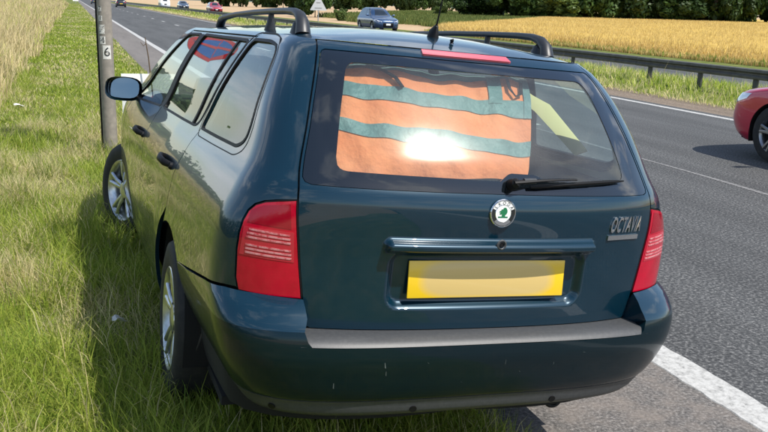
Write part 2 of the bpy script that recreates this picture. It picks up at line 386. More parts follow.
def ground_mat(name, stops, scale, s2=None):
    m = bpy.data.materials.new(name); m.use_nodes = True; n = m.node_tree.nodes; l = m.node_tree.links; B = n['Principled BSDF']
    co = n.new('ShaderNodeTexCoord').outputs['Object']
    l.new(ramp_node(n, l, noise_node(n, l, co, scale, 9, .68), stops), B.inputs['Base Color']); B.inputs['Roughness'].default_value = .95; B.inputs['Specular IOR Level'].default_value = .1
    bu = n.new('ShaderNodeBump'); bu.inputs['Strength'].default_value = .6; bu.inputs['Distance'].default_value = .03
    l.new(noise_node(n, l, co, scale*6, 5), bu.inputs['Height']); l.new(bu.outputs[0], B.inputs['Normal']); return m
M_VERGE = ground_mat('verge_soil_and_thatch', [(.30, (.060, .085, .018)), (.5, (.115, .140, .035)), (.72, (.23, .215, .085))], 3.0)
M_FIELD = ground_mat('tan_stubble', [(.30, (.36, .25, .145)), (.5, (.42, .30, .18)), (.72, (.48, .35, .215))], .35)
M_WHEATG = ground_mat('ripe_wheat_mass', [(.30, (.38, .25, .055)), (.5, (.50, .34, .085)), (.72, (.60, .42, .125))], 1.4)
M_HILL = ground_mat('hazy_wooded_hill', [(.30, (.050, .085, .075)), (.5, (.075, .115, .095)), (.72, (.12, .15, .115))], .02)  # woodland tone with the bluish distance haze mixed into its colour

def land_z(x, y):      # the land rises a little away from the road
    x = np.asarray(x, float); y = np.asarray(y, float)
    d = np.maximum(x-20, 0)
    return -0.03+0.0075*np.minimum(d, 400)+0*y
def sheet(name, xs, ys, zf, mat_, kind='structure', label=None):
    X, Y = np.meshgrid(xs, ys, indexing='ij'); Z = zf(X, Y)+0*X; nx, ny = X.shape
    V = np.stack([X, Y, Z], -1).reshape(-1, 3); i, j = np.meshgrid(np.arange(nx-1), np.arange(ny-1), indexing='ij'); a = (i*ny+j).ravel()
    o = big(name, V, np.stack([a, a+ny, a+ny+1, a+1], -1), mat_); o.data.shade_smooth(); return tag(o, label, kind=kind)
geo = lambda a, b, n: a*(b/a)**np.linspace(0, 1, n)
sheet('ground', np.concatenate([-geo(4000, 40, 14), np.linspace(-39, 24, 10), 24+geo(3, 4000, 40)]), np.concatenate([-geo(1500, 20, 12), geo(20, 5000, 50)]), lambda X, Y: land_z(X, Y)-.05, M_FIELD)
ys_long = np.concatenate([np.arange(-14, 40, 2.), np.arange(40, 800, 20.)])
flat = lambda z: (lambda X, Y: z+0*X)
sheet('road', np.array([-0.02, 2, 4, 6, 7.6]), ys_long, flat(0.0), M_ROAD)
sheet('hard_strip', np.array([-1.12, -.6, -0.02]), ys_long, flat(0.0), M_STRIP)
sheet('soil_edge', np.array([7.6, 8.1, 8.6]), ys_long, lambda X, Y: .0+.03*(X-7.6), M_DIRT)
sheet('opposite_road', np.array([11.3, 15, 18.3]), ys_long, flat(0.0), M_ROAD)
sheet('opposite_verge', np.array([18.3, 18.8, 19.2, 19.8]), ys_long, lambda X, Y: .0+.01*(X-18.3), M_VERGE)
sheet('central_reservation', np.linspace(8.5, 11.3, 12), ys_long, lambda X, Y: .03+.10*np.sin(np.clip((X-8.5)/2.8, 0, 1)*np.pi)+.02*np.sin(X*9+Y*3), M_VERGE)
def verge_z(x, y):
    x = np.asarray(x, float); y = np.asarray(y, float)
    base = .105*sstep(0, .85, -1.05-x)*(1-.48*sstep(.2, 2.6, y)*(1-sstep(4, 9, y)*.6))
    return base-.004+.030*(fbm(x*2.3, y*2.3, 3)-.5)*sstep(0, .5, -1.1-x)+.25*sstep(3.4, 7, -x)*sstep(2, 9, y)
sheet('verge', np.concatenate([-geo(60, 7, 10), np.linspace(-6.9, -1.04, 120)]), np.concatenate([np.linspace(-5, 9, 200), geo(9.2, 800, 70)]), verge_z, M_VERGE)

# painted markings, 4 mm above the asphalt, ragged edges
def marking(name, x0, x1, y0, y1, z, label, cat=None, group=None, step=.06, ragged=.006, kind='structure'):
    n = max(2, int((y1-y0)/step)); n = min(n, 900); ys = np.linspace(y0, y1, n+1) if y1-y0 < 40 else np.concatenate([np.linspace(y0, y0+30, 500), np.linspace(y0+30.3, y1, 300)])
    V = []
    for y in ys:
        a, b = x0+ragged*(random.random()-.5)*2, x1+ragged*(random.random()-.5)*2; V += [(a-.006, y, -.002), (a, y, z), (b, y, z), (b+.006, y, -.002)]
    F = [(4*i+k, 4*i+k+1, 4*i+k+5, 4*i+k+4) for i in range(len(ys)-1) for k in range(3)]
    return tag(mk(name, V, F, M_LINE), label, cat, group, kind)
marking('road_edge_line', -.09, .09, -14, 780, .004, 'broad white edge line between hard strip and traffic lane')
marking('road_edge_line', 7.27, 7.40, -14, 780, .004, 'white edge line along the central reservation')
marking('road_edge_line', 11.75, 11.9, -14, 780, .004, 'white edge line of the opposite carriageway')
marking('road_edge_line', 17.85, 18.0, -14, 780, .004, 'far white edge line beside the wheat field')
for k in range(34):
    y = 7.4+9*k; marking('lane_dash', 3.60, 3.72, y, y+2.2, .004, 'short white lane dash on the dark road', None, 'lane dashes', ragged=.004)
for k in range(12):
    y = 12+9*k; marking('lane_dash', 14.8, 14.92, y, y+2.2, .004, 'short white lane dash on the opposite carriageway', None, 'opposite lane dashes', ragged=.004)
M_SEAM = mat('pale_tar_seam', (.20, .195, .19), .8, noise=(30, (.10, .10, .10), .45, .6))
tag(mk('road_seam', [(3.42+.012*math.sin(i*.9), y, .003) for i, y in enumerate(np.linspace(-8, 40, 120))]+[(3.475+.012*math.sin(i*.9+1), y, .003) for i, y in enumerate(np.linspace(-8, 40, 120))],
   [(i, 120+i, 121+i, i+1) for i in range(119)], M_SEAM), 'thin pale joint running along the middle of the road', kind='structure')
def wheat_sheet():
    xs = np.concatenate([[19.2, 19.35], 19.5+geo(.5, 130, 50)]); V = []; ny = 130
    for x in xs:
        top_y = min(24+1.37*x, 150+.2*x)
        for t in np.linspace(0, 1, ny):
            y = -6+(top_y+6)*t; V.append((x, y, float(land_z(x, y))+.50*float(sstep(19.6, 23, x))*float(sstep(1, .985, t))+.05*float(fbm(x*1.3, y*1.3, 9))))
    i, j = np.meshgrid(np.arange(len(xs)-1), np.arange(ny-1), indexing='ij'); a = (i*ny+j).ravel()
    o = big('wheat_field', np.array(V), np.stack([a, a+ny, a+ny+1, a+1], -1), M_WHEATG); o.data.shade_smooth(); tag(o, kind='structure')
wheat_sheet()
o = sheet('hills', np.linspace(200, 3600, 60), np.linspace(1500, 3200, 24), lambda X, Y: -20+105*np.exp(-((Y-2500)/520)**2)*(.55+.45*np.sin(X/610.+1))*(.8+.3*fbm(X/260, Y/260, 4)), M_HILL)

# ------------------------------------------------------------------ grass and wheat as countless blades
def blades(name, x, y, z, h, w, lean, col, matl, label, cat, seg=2, curl=.6):
    n = len(x); az = RNG.uniform(0, 2*np.pi, n); ld = RNG.uniform(0, 2*np.pi, n)
    dx, dy = np.cos(az)*w/2, np.sin(az)*w/2; lx, ly = np.cos(ld)*lean*h, np.sin(ld)*lean*h
    zz = np.sqrt(np.maximum(1-np.minimum(lean, .95)**2, .08))*h
    b = np.stack([x, y, z], -1); d = np.stack([dx, dy, 0*dx], -1); L = np.stack([lx, ly, 0*lx], -1); U = np.stack([0*zz, 0*zz, zz], -1)
    m = b+L*.33+U*.58; t = b+L+U*(1-.18*lean[:, None]*curl)
    V = np.stack([b-d, b+d, m+d*.75, m-d*.75, t], 1).reshape(-1, 3); i = np.arange(n)[:, None]*5
    T = np.concatenate([i+[0, 1, 2], i+[0, 2, 3], i+[3, 2, 4]], 1).reshape(-1, 3)
    o = big(name, V, T, matl, tint=np.repeat(col, 5, 0)); tag(o, label, cat, kind='stuff'); return o
M_GRASS = foliage_mat('grass_blades', transl=.45)
M_STRAW = foliage_mat('dry_straw', transl=.25)
G1, G2, G3, ST, ST2 = (np.array(c) for c in ((.150, .245, .026), (.30, .375, .048), (.47, .50, .100), (.68, .61, .33), (.54, .46, .23)))
def grass_cols(x, y, dry):
    n = len(x); r = RNG.random(n); u = RNG.random(n); c = G1+(G2-G1)*u[:, None]
    k = r > .45; c[k] = (G2+(G3-G2)*u[:, None])[k]
    s = RNG.random(n) < dry; c[s] = (ST+(ST2-ST)*u[:, None])[s]
    return c*RNG.uniform(.8, 1.2, (n, 1))
def near_grass():
    N = 330000
    d = RNG.random(N)**1.7; y = -1.5+d*17.5*RNG.uniform(.8, 1, N); x = -5.2+RNG.random(N)*4.2
    edge = -1.06-.10*fbm(y*3, x*0+1, 5)-.32*sstep(.2, -1.6, y)*0
    k = (x < edge+.10*RNG.random(N)); x, y = x[k], y[k]
    dens = fbm(x*1.6, y*1.6, 11); k = RNG.random(len(x)) < .35+1.1*dens; x, y = x[k], y[k]; n = len(x)
    clump = fbm(x*2.6+5, y*2.6, 21); dry = np.clip((fbm(x*1.3, y*1.3, 31)-.48)*3.0+.12+.42*sstep(2.0, -.2, y)*sstep(-2.3, -2.7, x), .04, .85)
    dry = np.clip(dry+.35*sstep(-1.7, -1.1, x), 0, .9)
    under = sstep(-2.6, -2.3, x)*sstep(6, 4, y); dry = dry*(1-.6*under)
    mow = 1-.45*sstep(6, 11, y)*sstep(-3.6, -3.0, x)
    h = (.045+.16*clump**1.5*1.6)*RNG.uniform(.55, 1.45, n)*mow*(.55+.45*sstep(-1.05, -1.5, x)); w = RNG.uniform(.0022, .0048, n)*(1+.11*np.maximum(y, 0))
    lean = RNG.uniform(.25, .94, n); ls = RNG.random(n) < .30; lean[ls] = .955; h = h*(1+.25*ls)
    return blades('verge_grass', x, y, verge_z(x, y)-.006, h, w, lean, grass_cols(x, y, dry), M_GRASS, 'rough green and straw coloured grass on the near verge', 'grass')
near_grass()
def coarse_tufts():
    X, Y, Hh, Wd, Ln, Cc = [], [], [], [], [], []
    for i in range(330):
        cx, cy = random.uniform(-4.9, -1.5), -1.2+13*random.random()**1.5
        k = random.randint(14, 42); rr = random.uniform(.03, .10)
        g = random.random(); base = G1*.9+(G3-G1)*g*.8
        for j in range(k):
            X.append(random.gauss(cx, rr)); Y.append(random.gauss(cy, rr)); Hh.append(random.uniform(.12, .30)*(.75 if cy > 5 else 1)); Wd.append(random.uniform(.003, .0062)); Ln.append(random.uniform(.25, .92))
            Cc.append(((ST if random.random() < .5 else ST2) if random.random() < (.42 if cy < 2 and cx < -2.4 else .18) else base)*random.uniform(.75, 1.2))
    X, Y = np.array(X), np.array(Y); k = X < -1.25
    blades('grass_tufts', X[k], Y[k], verge_z(X, Y)[k]-.005, np.array(Hh)[k], np.array(Wd)[k], np.array(Ln)[k], np.array(Cc)[k], M_GRASS, 'coarse longer grass tufts scattered over the verge', 'grass')
coarse_tufts()
def wheel_tufts():
    P = []
    for cx, cy, n_, r1, r2 in ((-2.42, 2.15, 260, .10, .22), (-2.5, 2.5, 320, .12, .30), (-2.45, 2.9, 200, .1, .2), (-2.38, -.05, 240, .10, .25), (-2.40, -.35, 160, .1, .12), (-2.31, 5.6, 300, .14, .14), (-1.8, 7.0, 260, .35, .1), (-2.2, -.62, 200, .4, .12)):
        P += [(random.gauss(cx, r1), random.gauss(cy, r2)) for _ in range(n_)]
    P = np.array(P); n = len(P)
    blades('wheel_side_grass', P[:, 0], P[:, 1], verge_z(P[:, 0], P[:, 1])-.005, RNG.uniform(.10, .27, n), RNG.uniform(.003, .006, n), RNG.uniform(.2, .85, n), grass_cols(P[:, 0], P[:, 1], .14)*.9, M_GRASS, 'longer green grass standing round the nearside wheels and post', 'grass')
wheel_tufts()
def far_grass():
    N = 150000; y = 7+RNG.random(N)**2.2*185*RNG.uniform(.9, 1, N); x = -1.12-RNG.random(N)*3.4-.02*y*RNG.random(N)
    h = RNG.uniform(.04, .11, N); w = .012+.0009*y; dry = np.clip((fbm(x*1.1, y*.55, 31)-.44)*1.8+.15, .05, .6)+.3*sstep(-1.8, -1.15, x)
    blades('mown_verge_grass', x, y, verge_z(x, y), h, w, RNG.uniform(.2, .9, N), grass_cols(x, y, dry), M_GRASS, 'short mown green grass strip receding along the road', 'grass')
far_grass()
def tall_grass():
    N = 120000; y = 5.5+RNG.random(N)**1.9*170; off = RNG.random(N)**.8; edge = -3.30-.55*fbm(y*.35, y*0, 6)-.25*sstep(9, 6, y); x = edge-off*(3.2+.05*y)
    h = RNG.uniform(.35, .95, N)*(.55+.45*sstep(0, .7, edge-x))*(.45+.55*sstep(6, 11, y)); w = .004+.00075*y
    u = RNG.random((N, 1)); c = np.array((.64, .54, .30))*(1-u)+np.array((.52, .41, .20))*u; g = RNG.random(N) < np.clip(.16+.9*(fbm(x*.5, y*.5, 17)-.55)+.45*sstep(10, 6.5, y), .03, .85); c[g] = (G2*(1-u)+G3*u)[g]
    blades('tall_dry_grass', x, y, verge_z(x, y), h, w, RNG.uniform(.1, .6, N), c*RNG.uniform(.85, 1.2, (N, 1)), M_STRAW, 'tall dry golden grass along the far side of the verge', 'grass')
tall_grass()
def median_grass():
    N = 70000; y = 2+RNG.random(N)**1.7*150; x = 8.15+RNG.random(N)*3.4
    front = sstep(9.1, 8.2, x); h = RNG.uniform(.08, .30, N)*(1-.45*front); w = .006+.0006*y; dry = np.clip(.22+.55*front+1.2*(fbm(x*1.4, y*1.4, 51)-.5), .05, .95)
    c = grass_cols(x, y, dry)*1.3
    tl = RNG.random(N) < .012; h[tl] *= 2.2; c[tl] = ST2*.8
    blades('reservation_grass', x, y, .03+.10*np.sin(np.clip((x-8.5)/2.8, 0, 1)*np.pi), h, w, RNG.uniform(.15, .8, N), c, M_GRASS, 'bright rough grass growing under the central crash barrier', 'grass')
median_grass()
def wheat():
    N = 330000; x = 19.4+RNG.random(N)**1.9*75; y = 4+RNG.random(N)**1.2*125; k = y < 23+1.37*x; x, y = x[k], y[k]; N = len(x)
    u = RNG.random((N, 1)); c = np.array((.66, .50, .20))*(1-u)+np.array((.58, .42, .15))*u
    c *= (.78+.24*fbm(x*.16, y*.16, 77)+.20*fbm(x*.05, y*.7, 79))[:, None]
    h = RNG.uniform(.60, .74, N)*(.9+.2*fbm(x*.4, y*.4, 78))*(.35+.65*sstep(19.3, 22.5, x)); w = .006+.0008*np.hypot(x+2, y)
    gl = (x < 20.1) & (RNG.random(N) < .16); c[gl] = G1*1.1; h[gl] *= RNG.uniform(.9, 1.5, gl.sum())
    blades('wheat_stalks', x, y, land_z(x, y), h, w, RNG.uniform(.03, .45, N), c, M_STRAW, 'ripe golden wheat standing beyond the opposite carriageway', 'wheat')
wheat()
def far_green():
    N = 60000; x = 20+RNG.random(N)*70; y = 24+1.37*x+RNG.random(N)**1.3*(30+.5*x); n = len(x); u = RNG.random((n, 1))
    c = (np.array((.10, .15, .035))*(1-u)+np.array((.20, .22, .06))*u)
    k = (x > 22+8*fbm(y*.1, x*0, 3))
    blades('field_margin_weeds', x[k], y[k], land_z(x, y)[k], RNG.uniform(.25, .75, k.sum()), .05+.0012*y[k], RNG.uniform(.05, .6, k.sum()), c[k], M_GRASS, 'green weedy strip between the tan field and the wheat', 'weeds')
far_green()

# ------------------------------------------------------------------ the parked estate car
CARM = Matrix(((.9972925, -.0040782, .0734239, -1.520656), (.0023148, .9997072, .0240863, -.001736), (-.0735006, -.0238511, .9970099, .053060), (0, 0, 0, 1)))
car = empty('estate_car'); car.matrix_world = CARM
tag(car, 'dark teal estate car parked half on the grass verge, seen from behind', 'car')
Wz = spl([.16, .25, .35, .50, .62, .75, .82, .87, .93, .98, 1.0, 1.03, 1.2, 1.33, 1.385, 1.42], [.745, .785, .812, .828, .831, .829, .823, .812, .786, .760, .747, .730, .668, .604, .566, .508])
Rz = spl([.2, .59, .69, .80, .86, .95, .985, 1.025, 1.2, 1.356, 1.384, 1.42], [-1.0, -1.046, -1.052, -1.058, -1.064, -1.073, -1.066, -1.040, -.906, -.756, -.712, -.62])
Fz = spl([.2, .5, .7, .85, .95, 1.42], [3.30, 3.41, 3.38, 3.2, 3.0, 2.8])
Az = spl([.2, .6, .93, 1.03, 1.33, 1.42], [.30, .30, .30, .29, .25, .24])
Afz = spl([.2, 1.42], [.55, .45])
tap = lambda y: (1+.038*sstep(.1, 2.2, y)-.10*sstep(2.3, 3.5, y))*(1-.068*np.clip((.4-np.asarray(y, float))/1.4, 0, 1)**1.2)
Nz = spl([.2, .93, 1.03, 1.33, 1.42], [2.6, 2.6, 2.9, 3.6, 3.6])
S = Surf(Wz, Rz, Fz, Az, Afz, n=Nz, taper=tap)
def rbox(x, z, cx, cz, hx, hz, r):
    dx, dz = np.abs(x-cx)-(hx-r), np.abs(z-cz)-(hz-r)
    return np.hypot(np.maximum(dx, 0), np.maximum(dz, 0))+np.minimum(np.maximum(dx, dz), 0)-r
def gate_disp(x, z):
    rec = rbox(x, z, 0, .744, .325, .088, .045); bar = rbox(x, z, 0, .846, .348, .021, .019)
    d = -.024*sstep(.004, -.022, rec)
    d = d*(1-sstep(.006, -.004, bar))+.030*sstep(.003, -.014, bar)
    return d+.026*np.clip(1-(x/.50)**2, 0, 1)*sstep(.99, 1.10, z)*sstep(1.40, 1.28, z)     # the pane bows outwards
SG = Surf(Wz, Rz, Fz, Az, Afz, n=Nz, taper=tap, disp=gate_disp)
xs_f = spl([.56, .60, .68, .80, .95, 1.0, 1.16, 1.333, 1.40], [.540, .546, .557, .574, .588, .585, .547, .494, .468])
GAP = .0028
# light outline
l_out = [('x', .722, .686), ('x', .729, .72), ('x', .730, .80), ('x', .726, .85), ('x', .718, .885), ('x', .706, .912), ('x', .690, .931), ('x', .668, .943), ('x', .640, .950), ('x', .589, .958)]
seam_up = [('x', float(xs_f(z)), z) for z in np.linspace(.958, 1.397, 18)]
rear_cut = [('y', -.155, 1.384), ('y', -.10, 1.25), ('y', -.035, 1.05), ('y', -.01, .98), ('y', .0, .90), ('y', .02, .80), ('y', .075, .71)]
arch_r = .352
q_spec = seam_up+[('y', -.36, 1.404), ('y', -.155, 1.404)]+rear_cut+[('y', arch_r*math.cos(R(68)), .31+arch_r*math.sin(R(68)))]+circ(0, .31, arch_r, 72, 131, 18)+[('y', -.45, .614), ('y', -.75, .667), ('y', -.87, .684)]+l_out[:-1]
qp = offset_poly(S.poly(q_spec), -GAP)
QW = [('y', -.02, 1.035), ('y', -.30, 1.040), ('y', -.60, 1.048), ('y', -.665, 1.075), ('y', -.66, 1.13), ('y', -.60, 1.26), ('y', -.55, 1.33), ('y', -.50, 1.362), ('y', -.40, 1.372), ('y', -.155, 1.372), ('y', -.10, 1.24)]
RW = [('y', .97, 1.012), ('y', .10, 1.030), ('y', .045, 1.045), ('y', -.04, 1.22), ('y', -.095, 1.366), ('y', .88, 1.370), ('y', .90, 1.30)]
FW = [('y', 1.08, 1.010), ('y', 2.05, .965), ('y', 2.06, .985), ('y', 1.42, 1.335), ('y', 1.33, 1.366), ('y', .985, 1.370)]
rnd = lambda p, r: [('y', a, b) for a, b in round_poly([(q[1], q[2]) for q in p], r)]
QWp, RWp, FWp = S.poly(rnd(QW, .035)), S.poly(rnd(RW, .03)), S.poly(rnd(FW, .03))
# shift the quarter window away from the shut line
rd_spec = [('y', 1.03, .262), ('y', 1.03, 1.0), ('y', .935, 1.384)]+rear_cut+[('y', .385*math.cos(R(66)), .31+.385*math.sin(R(66)))]+circ(0, .31, .385, 60, -7, 18)
fd_spec = [('y', 2.10, .262), ('y', 2.17, .50), ('y', 2.20, .75), ('y', 2.20, .955), ('y', 1.42, 1.345), ('y', 1.32, 1.384), ('y', .935, 1.384), ('y', 1.03, 1.0), ('y', 1.03, .262)]
rail_spec = [('y', -.155, 1.387), ('y', 1.325, 1.387), ('y', 1.43, 1.348), ('y', 2.205, .959), ('y', 2.42, .945), ('y', 1.50, 1.385), ('y', 1.42, 1.402), ('y', -.155, 1.404)]
wing_spec = [('y', 2.205, .75), ('y', 2.205, .94)]+[('y', y, z) for y, z in ((2.6, .885), (2.9, .83), (3.0, .80))]+[('y', 3.02, .62), ('y', 2.92, .57)]+circ(2.512, .31, arch_r, 38, 170, 24)+[('y', 2.165, .42), ('y', 2.172, .5)]
sill_spec = [('y', .375, .175), ('y', .39, .256), ('y', 2.12, .256), ('y', 2.15, .175)]
lin_spec = [('x', .05, .28), ('y', -.55, .25)]+circ(0, .31, .40, 188, -8, 20)+circ(2.512, .31, .40, 188, -8, 20)+[('y', 3.0, .25), ('y', 3.2, .60), ('y', 2.3, .90), ('y', .0, .975), ('y', -.5, .985), ('x', .05, .97)]
for mir in (False, True):
    quarter = patch('quarter_panel', S, qp, M_PAINT, car, holes=[offset_poly(QWp, .004)], h=.025, mirror=mir)
    fl = patch('fuel_flap', S, S.poly(round_poly([(-.20, .78), (-.20, .92), (-.36, .92), (-.36, .78)], .03) and [('y', a, b) for a, b in round_poly([(-.24, .77), (-.24, .89), (-.38, .89), (-.38, .77)], .03)]), M_PAINT, quarter, h=.03, off=.0012, mirror=True, lip=.004) if mir else None
    rd = patch('rear_door', S, offset_poly(S.poly(rd_spec), -GAP), M_PAINT, car, holes=[offset_poly(RWp, .004)], h=.035, mirror=mir)
    fd = patch('front_door', S, offset_poly(S.poly(fd_spec), -GAP), M_PAINT, car, holes=[offset_poly(FWp, .004)], h=.04, mirror=mir)
    patch('roof_side_rail', S, offset_poly(S.poly(rail_spec), -.001), M_PAINT, car, h=.025, mirror=mir)
    patch('front_wing', S, offset_poly(S.poly(wing_spec), -GAP), M_PAINT, car, h=.04, mirror=mir)
    patch('sill', S, S.poly(sill_spec), M_PAINT, car, h=.03, off=-.006, mirror=mir)
    patch('gap_light_shield', S, S.poly(lin_spec, .05), M_LINER, car, h=.06, off=-.05, lip=0, mirror=mir)  # added black shell behind the panels, stops light leaking through the gaps
    for nm, pl, dad in (('quarter_window', QWp, quarter), ('window', RWp, rd), ('window', FWp, fd)):
        patch(nm, S, pl, M_GLASS, dad, h=.03, off=-.004, lip=0, mirror=mir)
        ring('window_seal', S, pl, -.0035, .0065, M_BLACK, dad, off=.002, mirror=mir)
    ring('frame_groove', S, QWp, .026, .0295, M_BLACK, quarter, off=.0008, mirror=mir)
    # thin bar that divides the rear door glass
    patch('glass_divider', S, S.poly([('y', .17, 1.03), ('y', .145, 1.03), ('y', .055, 1.368), ('y', .08, 1.368)]), M_BLACK, rd, h=.02, off=.001, lip=.006, mirror=mir)
    patch('pillar_cover', S, S.poly([('y', 1.072, 1.012), ('y', .985, 1.012), ('y', .893, 1.371), ('y', .975, 1.371)]), M_BLACK, fd, h=.03, off=.0015, lip=.006, mirror=mir)
    # inner trim of the rear pillars
    it = [('x', .46, 1.34), ('y', -.16, 1.375), ('y', .06, 1.03), ('y', -.2, 1.0), ('x', .55, 1.0)]
    patch('pillar_trim', S, S.poly(it, .03), M_TRIMIN, car, holes=[offset_poly(QWp, .02)], h=.05, off=-.035, lip=0, mirror=mir)
    # rear lamp
    lamp_spec = [('x', float(xs_f(z))+.004, z) for z in np.linspace(.680, .955, 10)]+[(k, v-.004, z-.003) for k, v, z in l_out[::-1][1:]]+[('x', .64, .680)]
    lp = S.poly(lamp_spec)
    lamp = patch('tail_light', S, lp, M_RED, car, h=.014, off=.004, lip=.03, mirror=mir)
    ring('light_seal', S, lp, .001, .0045, M_BLACK, lamp, off=.000, depth=.02, mirror=mir)
    for k, zc in enumerate((.858, .847, .836, .814, .803, .792)):
        dz = .0026; x0 = float(xs_f(zc))+.020; x1 = .708-.02*sstep(.83, .90, zc)
        patch('lens_rib', S, S.poly([('x', x0, zc-dz), ('x', x1, zc-dz+.004), ('x', x1, zc+dz+.004), ('x', x0, zc+dz)], .012), M_REFL, lamp, h=.02, off=.0062, lip=.003, mirror=mir)
    patch('upper_lens', S, S.poly([('x', float(xs_f(.88))+.016, .876), ('x', .706, .880), ('x', .696, .915), ('x', .668, .932), ('x', float(xs_f(.94))+.016, .945)], .012), M_RED2, lamp, h=.016, off=.0048, lip=.002, mirror=mir)
    patch('lens_band', S, S.poly([('x', float(xs_f(.80))+.012, .782), ('x', .722, .787), ('x', .714, .868), ('x', float(xs_f(.80))+.018, .868)], .015), mat('clear_red_band', (.46, .018, .038), .12, coat=.5) if not mir else bpy.data.materials['clear_red_band'], lamp, h=.016, off=.0050, lip=.002, mirror=mir)

# tailgate
def both_loop(half): return list(half)+[(-q, z) for q, z in reversed(half)]
def fill_h(loop, h=.02):
    out = []
    for i in range(len(loop)):
        a, b = loop[i], loop[(i+1) % len(loop)]; k = max(1, int(math.hypot(a[0]-b[0], a[1]-b[1])/h))
        out += [(a[0]+(b[0]-a[0])*j/k, a[1]+(b[1]-a[1])*j/k) for j in range(k)]
    return out
gate_half = [(S.qx(float(xs_f(z))-.0025, z), z) for z in [.594]+list(np.linspace(.60, 1.392, 40))]
gate_half[0] = (gate_half[0][0]-.012, .593)
gate = fill_h(both_loop(gate_half)); gl_half = [(S.qx(float(xs_f(z))-.010, z), z) for z in np.linspace(1.004, 1.366, 24)]
gl_half = [(gl_half[0][0]-.022, 1.004), (gl_half[0][0]-.006, 1.009)]+gl_half[1:-1]+[(gl_half[-1][0]-.004, 1.362), (gl_half[-1][0]-.014, 1.366)]
glo = fill_h(both_loop(gl_half))
tailgate = patch('tailgate', SG, gate, M_PAINT, car, holes=[offset_poly(glo, .002)], h=.0068, both=True)
tr_half = round_poly([(S.qx(.0, 1.04), 1.038), (S.qx(.488, 1.045), 1.045), (S.qx(.412, 1.335), 1.338), (0.0, 1.338)], [.001, .035, .035, .001])
tr_r = [(-q, z) for q, z in round_poly([(0.0, 1.038), (S.qx(.03, 1.04), 1.062), (S.qx(.12, 1.05), 1.060), (S.qx(.16, 1.04), 1.040), (S.qx(.47, 1.045), 1.045), (S.qx(.412, 1.335), 1.338), (0.0, 1.338)], [.001, .03, .03, .02, .035, .035, .001])]
clean = [tr_half[0]]
for p in tr_half[1:]+tr_r[::-1]:
    if math.hypot(p[0]-clean[-1][0], p[1]-clean[-1][1]) > .004: clean.append(p)
if math.hypot(clean[0][0]-clean[-1][0], clean[0][1]-clean[-1][1]) < .004: clean.pop()
trp = fill_h(clean)
patch('window_border', SG, glo, M_FRIT, tailgate, holes=[trp], h=.02, off=-.0015, lip=.004, both=True)
patch('rear_window', SG, trp, M_RGLASS, tailgate, h=.02, off=-.003, lip=0, both=True)
# high brake light on the upper edge
bl_half = [(S.qx(.155, 1.372), 1.3745), (S.qx(.150, 1.388), 1.3885)]
patch('high_brake_light', SG, fill_h(both_loop(bl_half), .015), mat('pink_brake_lens', (.62, .10, .12), .18, coat=1), tailgate, h=.01, off=.006, lip=.008, both=True)
def on_gate(x, z, off=0.0):
    p, n = SG.pos_nrm(np.array([S.qx(abs(x), z)]), np.array([z]), off); p, n = p[0].copy(), n[0].copy()
    if x > 0: p[0] *= -1; n[0] *= -1
    return Vector(p), Vector(n)
ring('tailgate_seal', S, gate, -.010, .014, M_BLACK, car, off=-.012, depth=.006, both=True)
# number plate
def plate_mat():
    m = mat('yellow_number_plate', (.78, .50, .012), .28, coat=.5); n = m.node_tree.nodes; l = m.node_tree.links; B = n['Principled BSDF']
    co = n.new('ShaderNodeTexCoord').outputs['Object']; mpn = n.new('ShaderNodeMapping'); mpn.inputs['Scale'].default_value = (1/.232, 0, 1/.060); l.new(co, mpn.inputs[0])
    sx = n.new('ShaderNodeSeparateXYZ'); l.new(mpn.outputs[0], sx.inputs[0])
    px = n.new('ShaderNodeMath'); px.operation = 'POWER'; ab = n.new('ShaderNodeMath'); ab.operation = 'ABSOLUTE'; l.new(sx.outputs[0], ab.inputs[0]); l.new(ab.outputs[0], px.inputs[0]); px.inputs[1].default_value = 5
    pz = n.new('ShaderNodeMath'); pz.operation = 'POWER'; az = n.new('ShaderNodeMath'); az.operation = 'ABSOLUTE'; l.new(sx.outputs[2], az.inputs[0]); l.new(az.outputs[0], pz.inputs[0]); pz.inputs[1].default_value = 3
    ad = n.new('ShaderNodeMath'); l.new(px.outputs[0], ad.inputs[0]); l.new(pz.outputs[0], ad.inputs[1])
    r = ramp_node(n, l, ad.outputs[0], [(.45, (.60, .43, .155)), (1.05, (.78, .50, .012))]); l.new(r, B.inputs['Base Color']); return m
pl_rot = Matrix.Rotation(R(4), 4, 'X'); mb = MB(); mb.box((0, 0, 0), (.520, .006, .111))
plate = mb.build('number_plate', plate_mat(), tailgate, bevel=.0025); plate.location = (0, -1.0375, .7435); plate.rotation_euler = (R(-4), 0, 0)
# key lock
p, n = on_gate(0, .858, 0); mb = MB(); mb.lathe([(-.004, .001), (-.004, .013), (.002, .016), (.004, .012), (.001, .009), (.001, .001)], 24, 'y'); lock = mb.build('key_lock', M_TRIM, tailgate); lock.location = p+Vector((0, -.003, .003)); lock.rotation_euler = (0, 0, math.pi)
mb = MB(); mb.lathe([(0, .0005), (0, .007), (.002, .007)], 16, 'y'); k2 = mb.build('lock_barrel', M_BLACK, lock); k2.location = (0, .0025, 0)
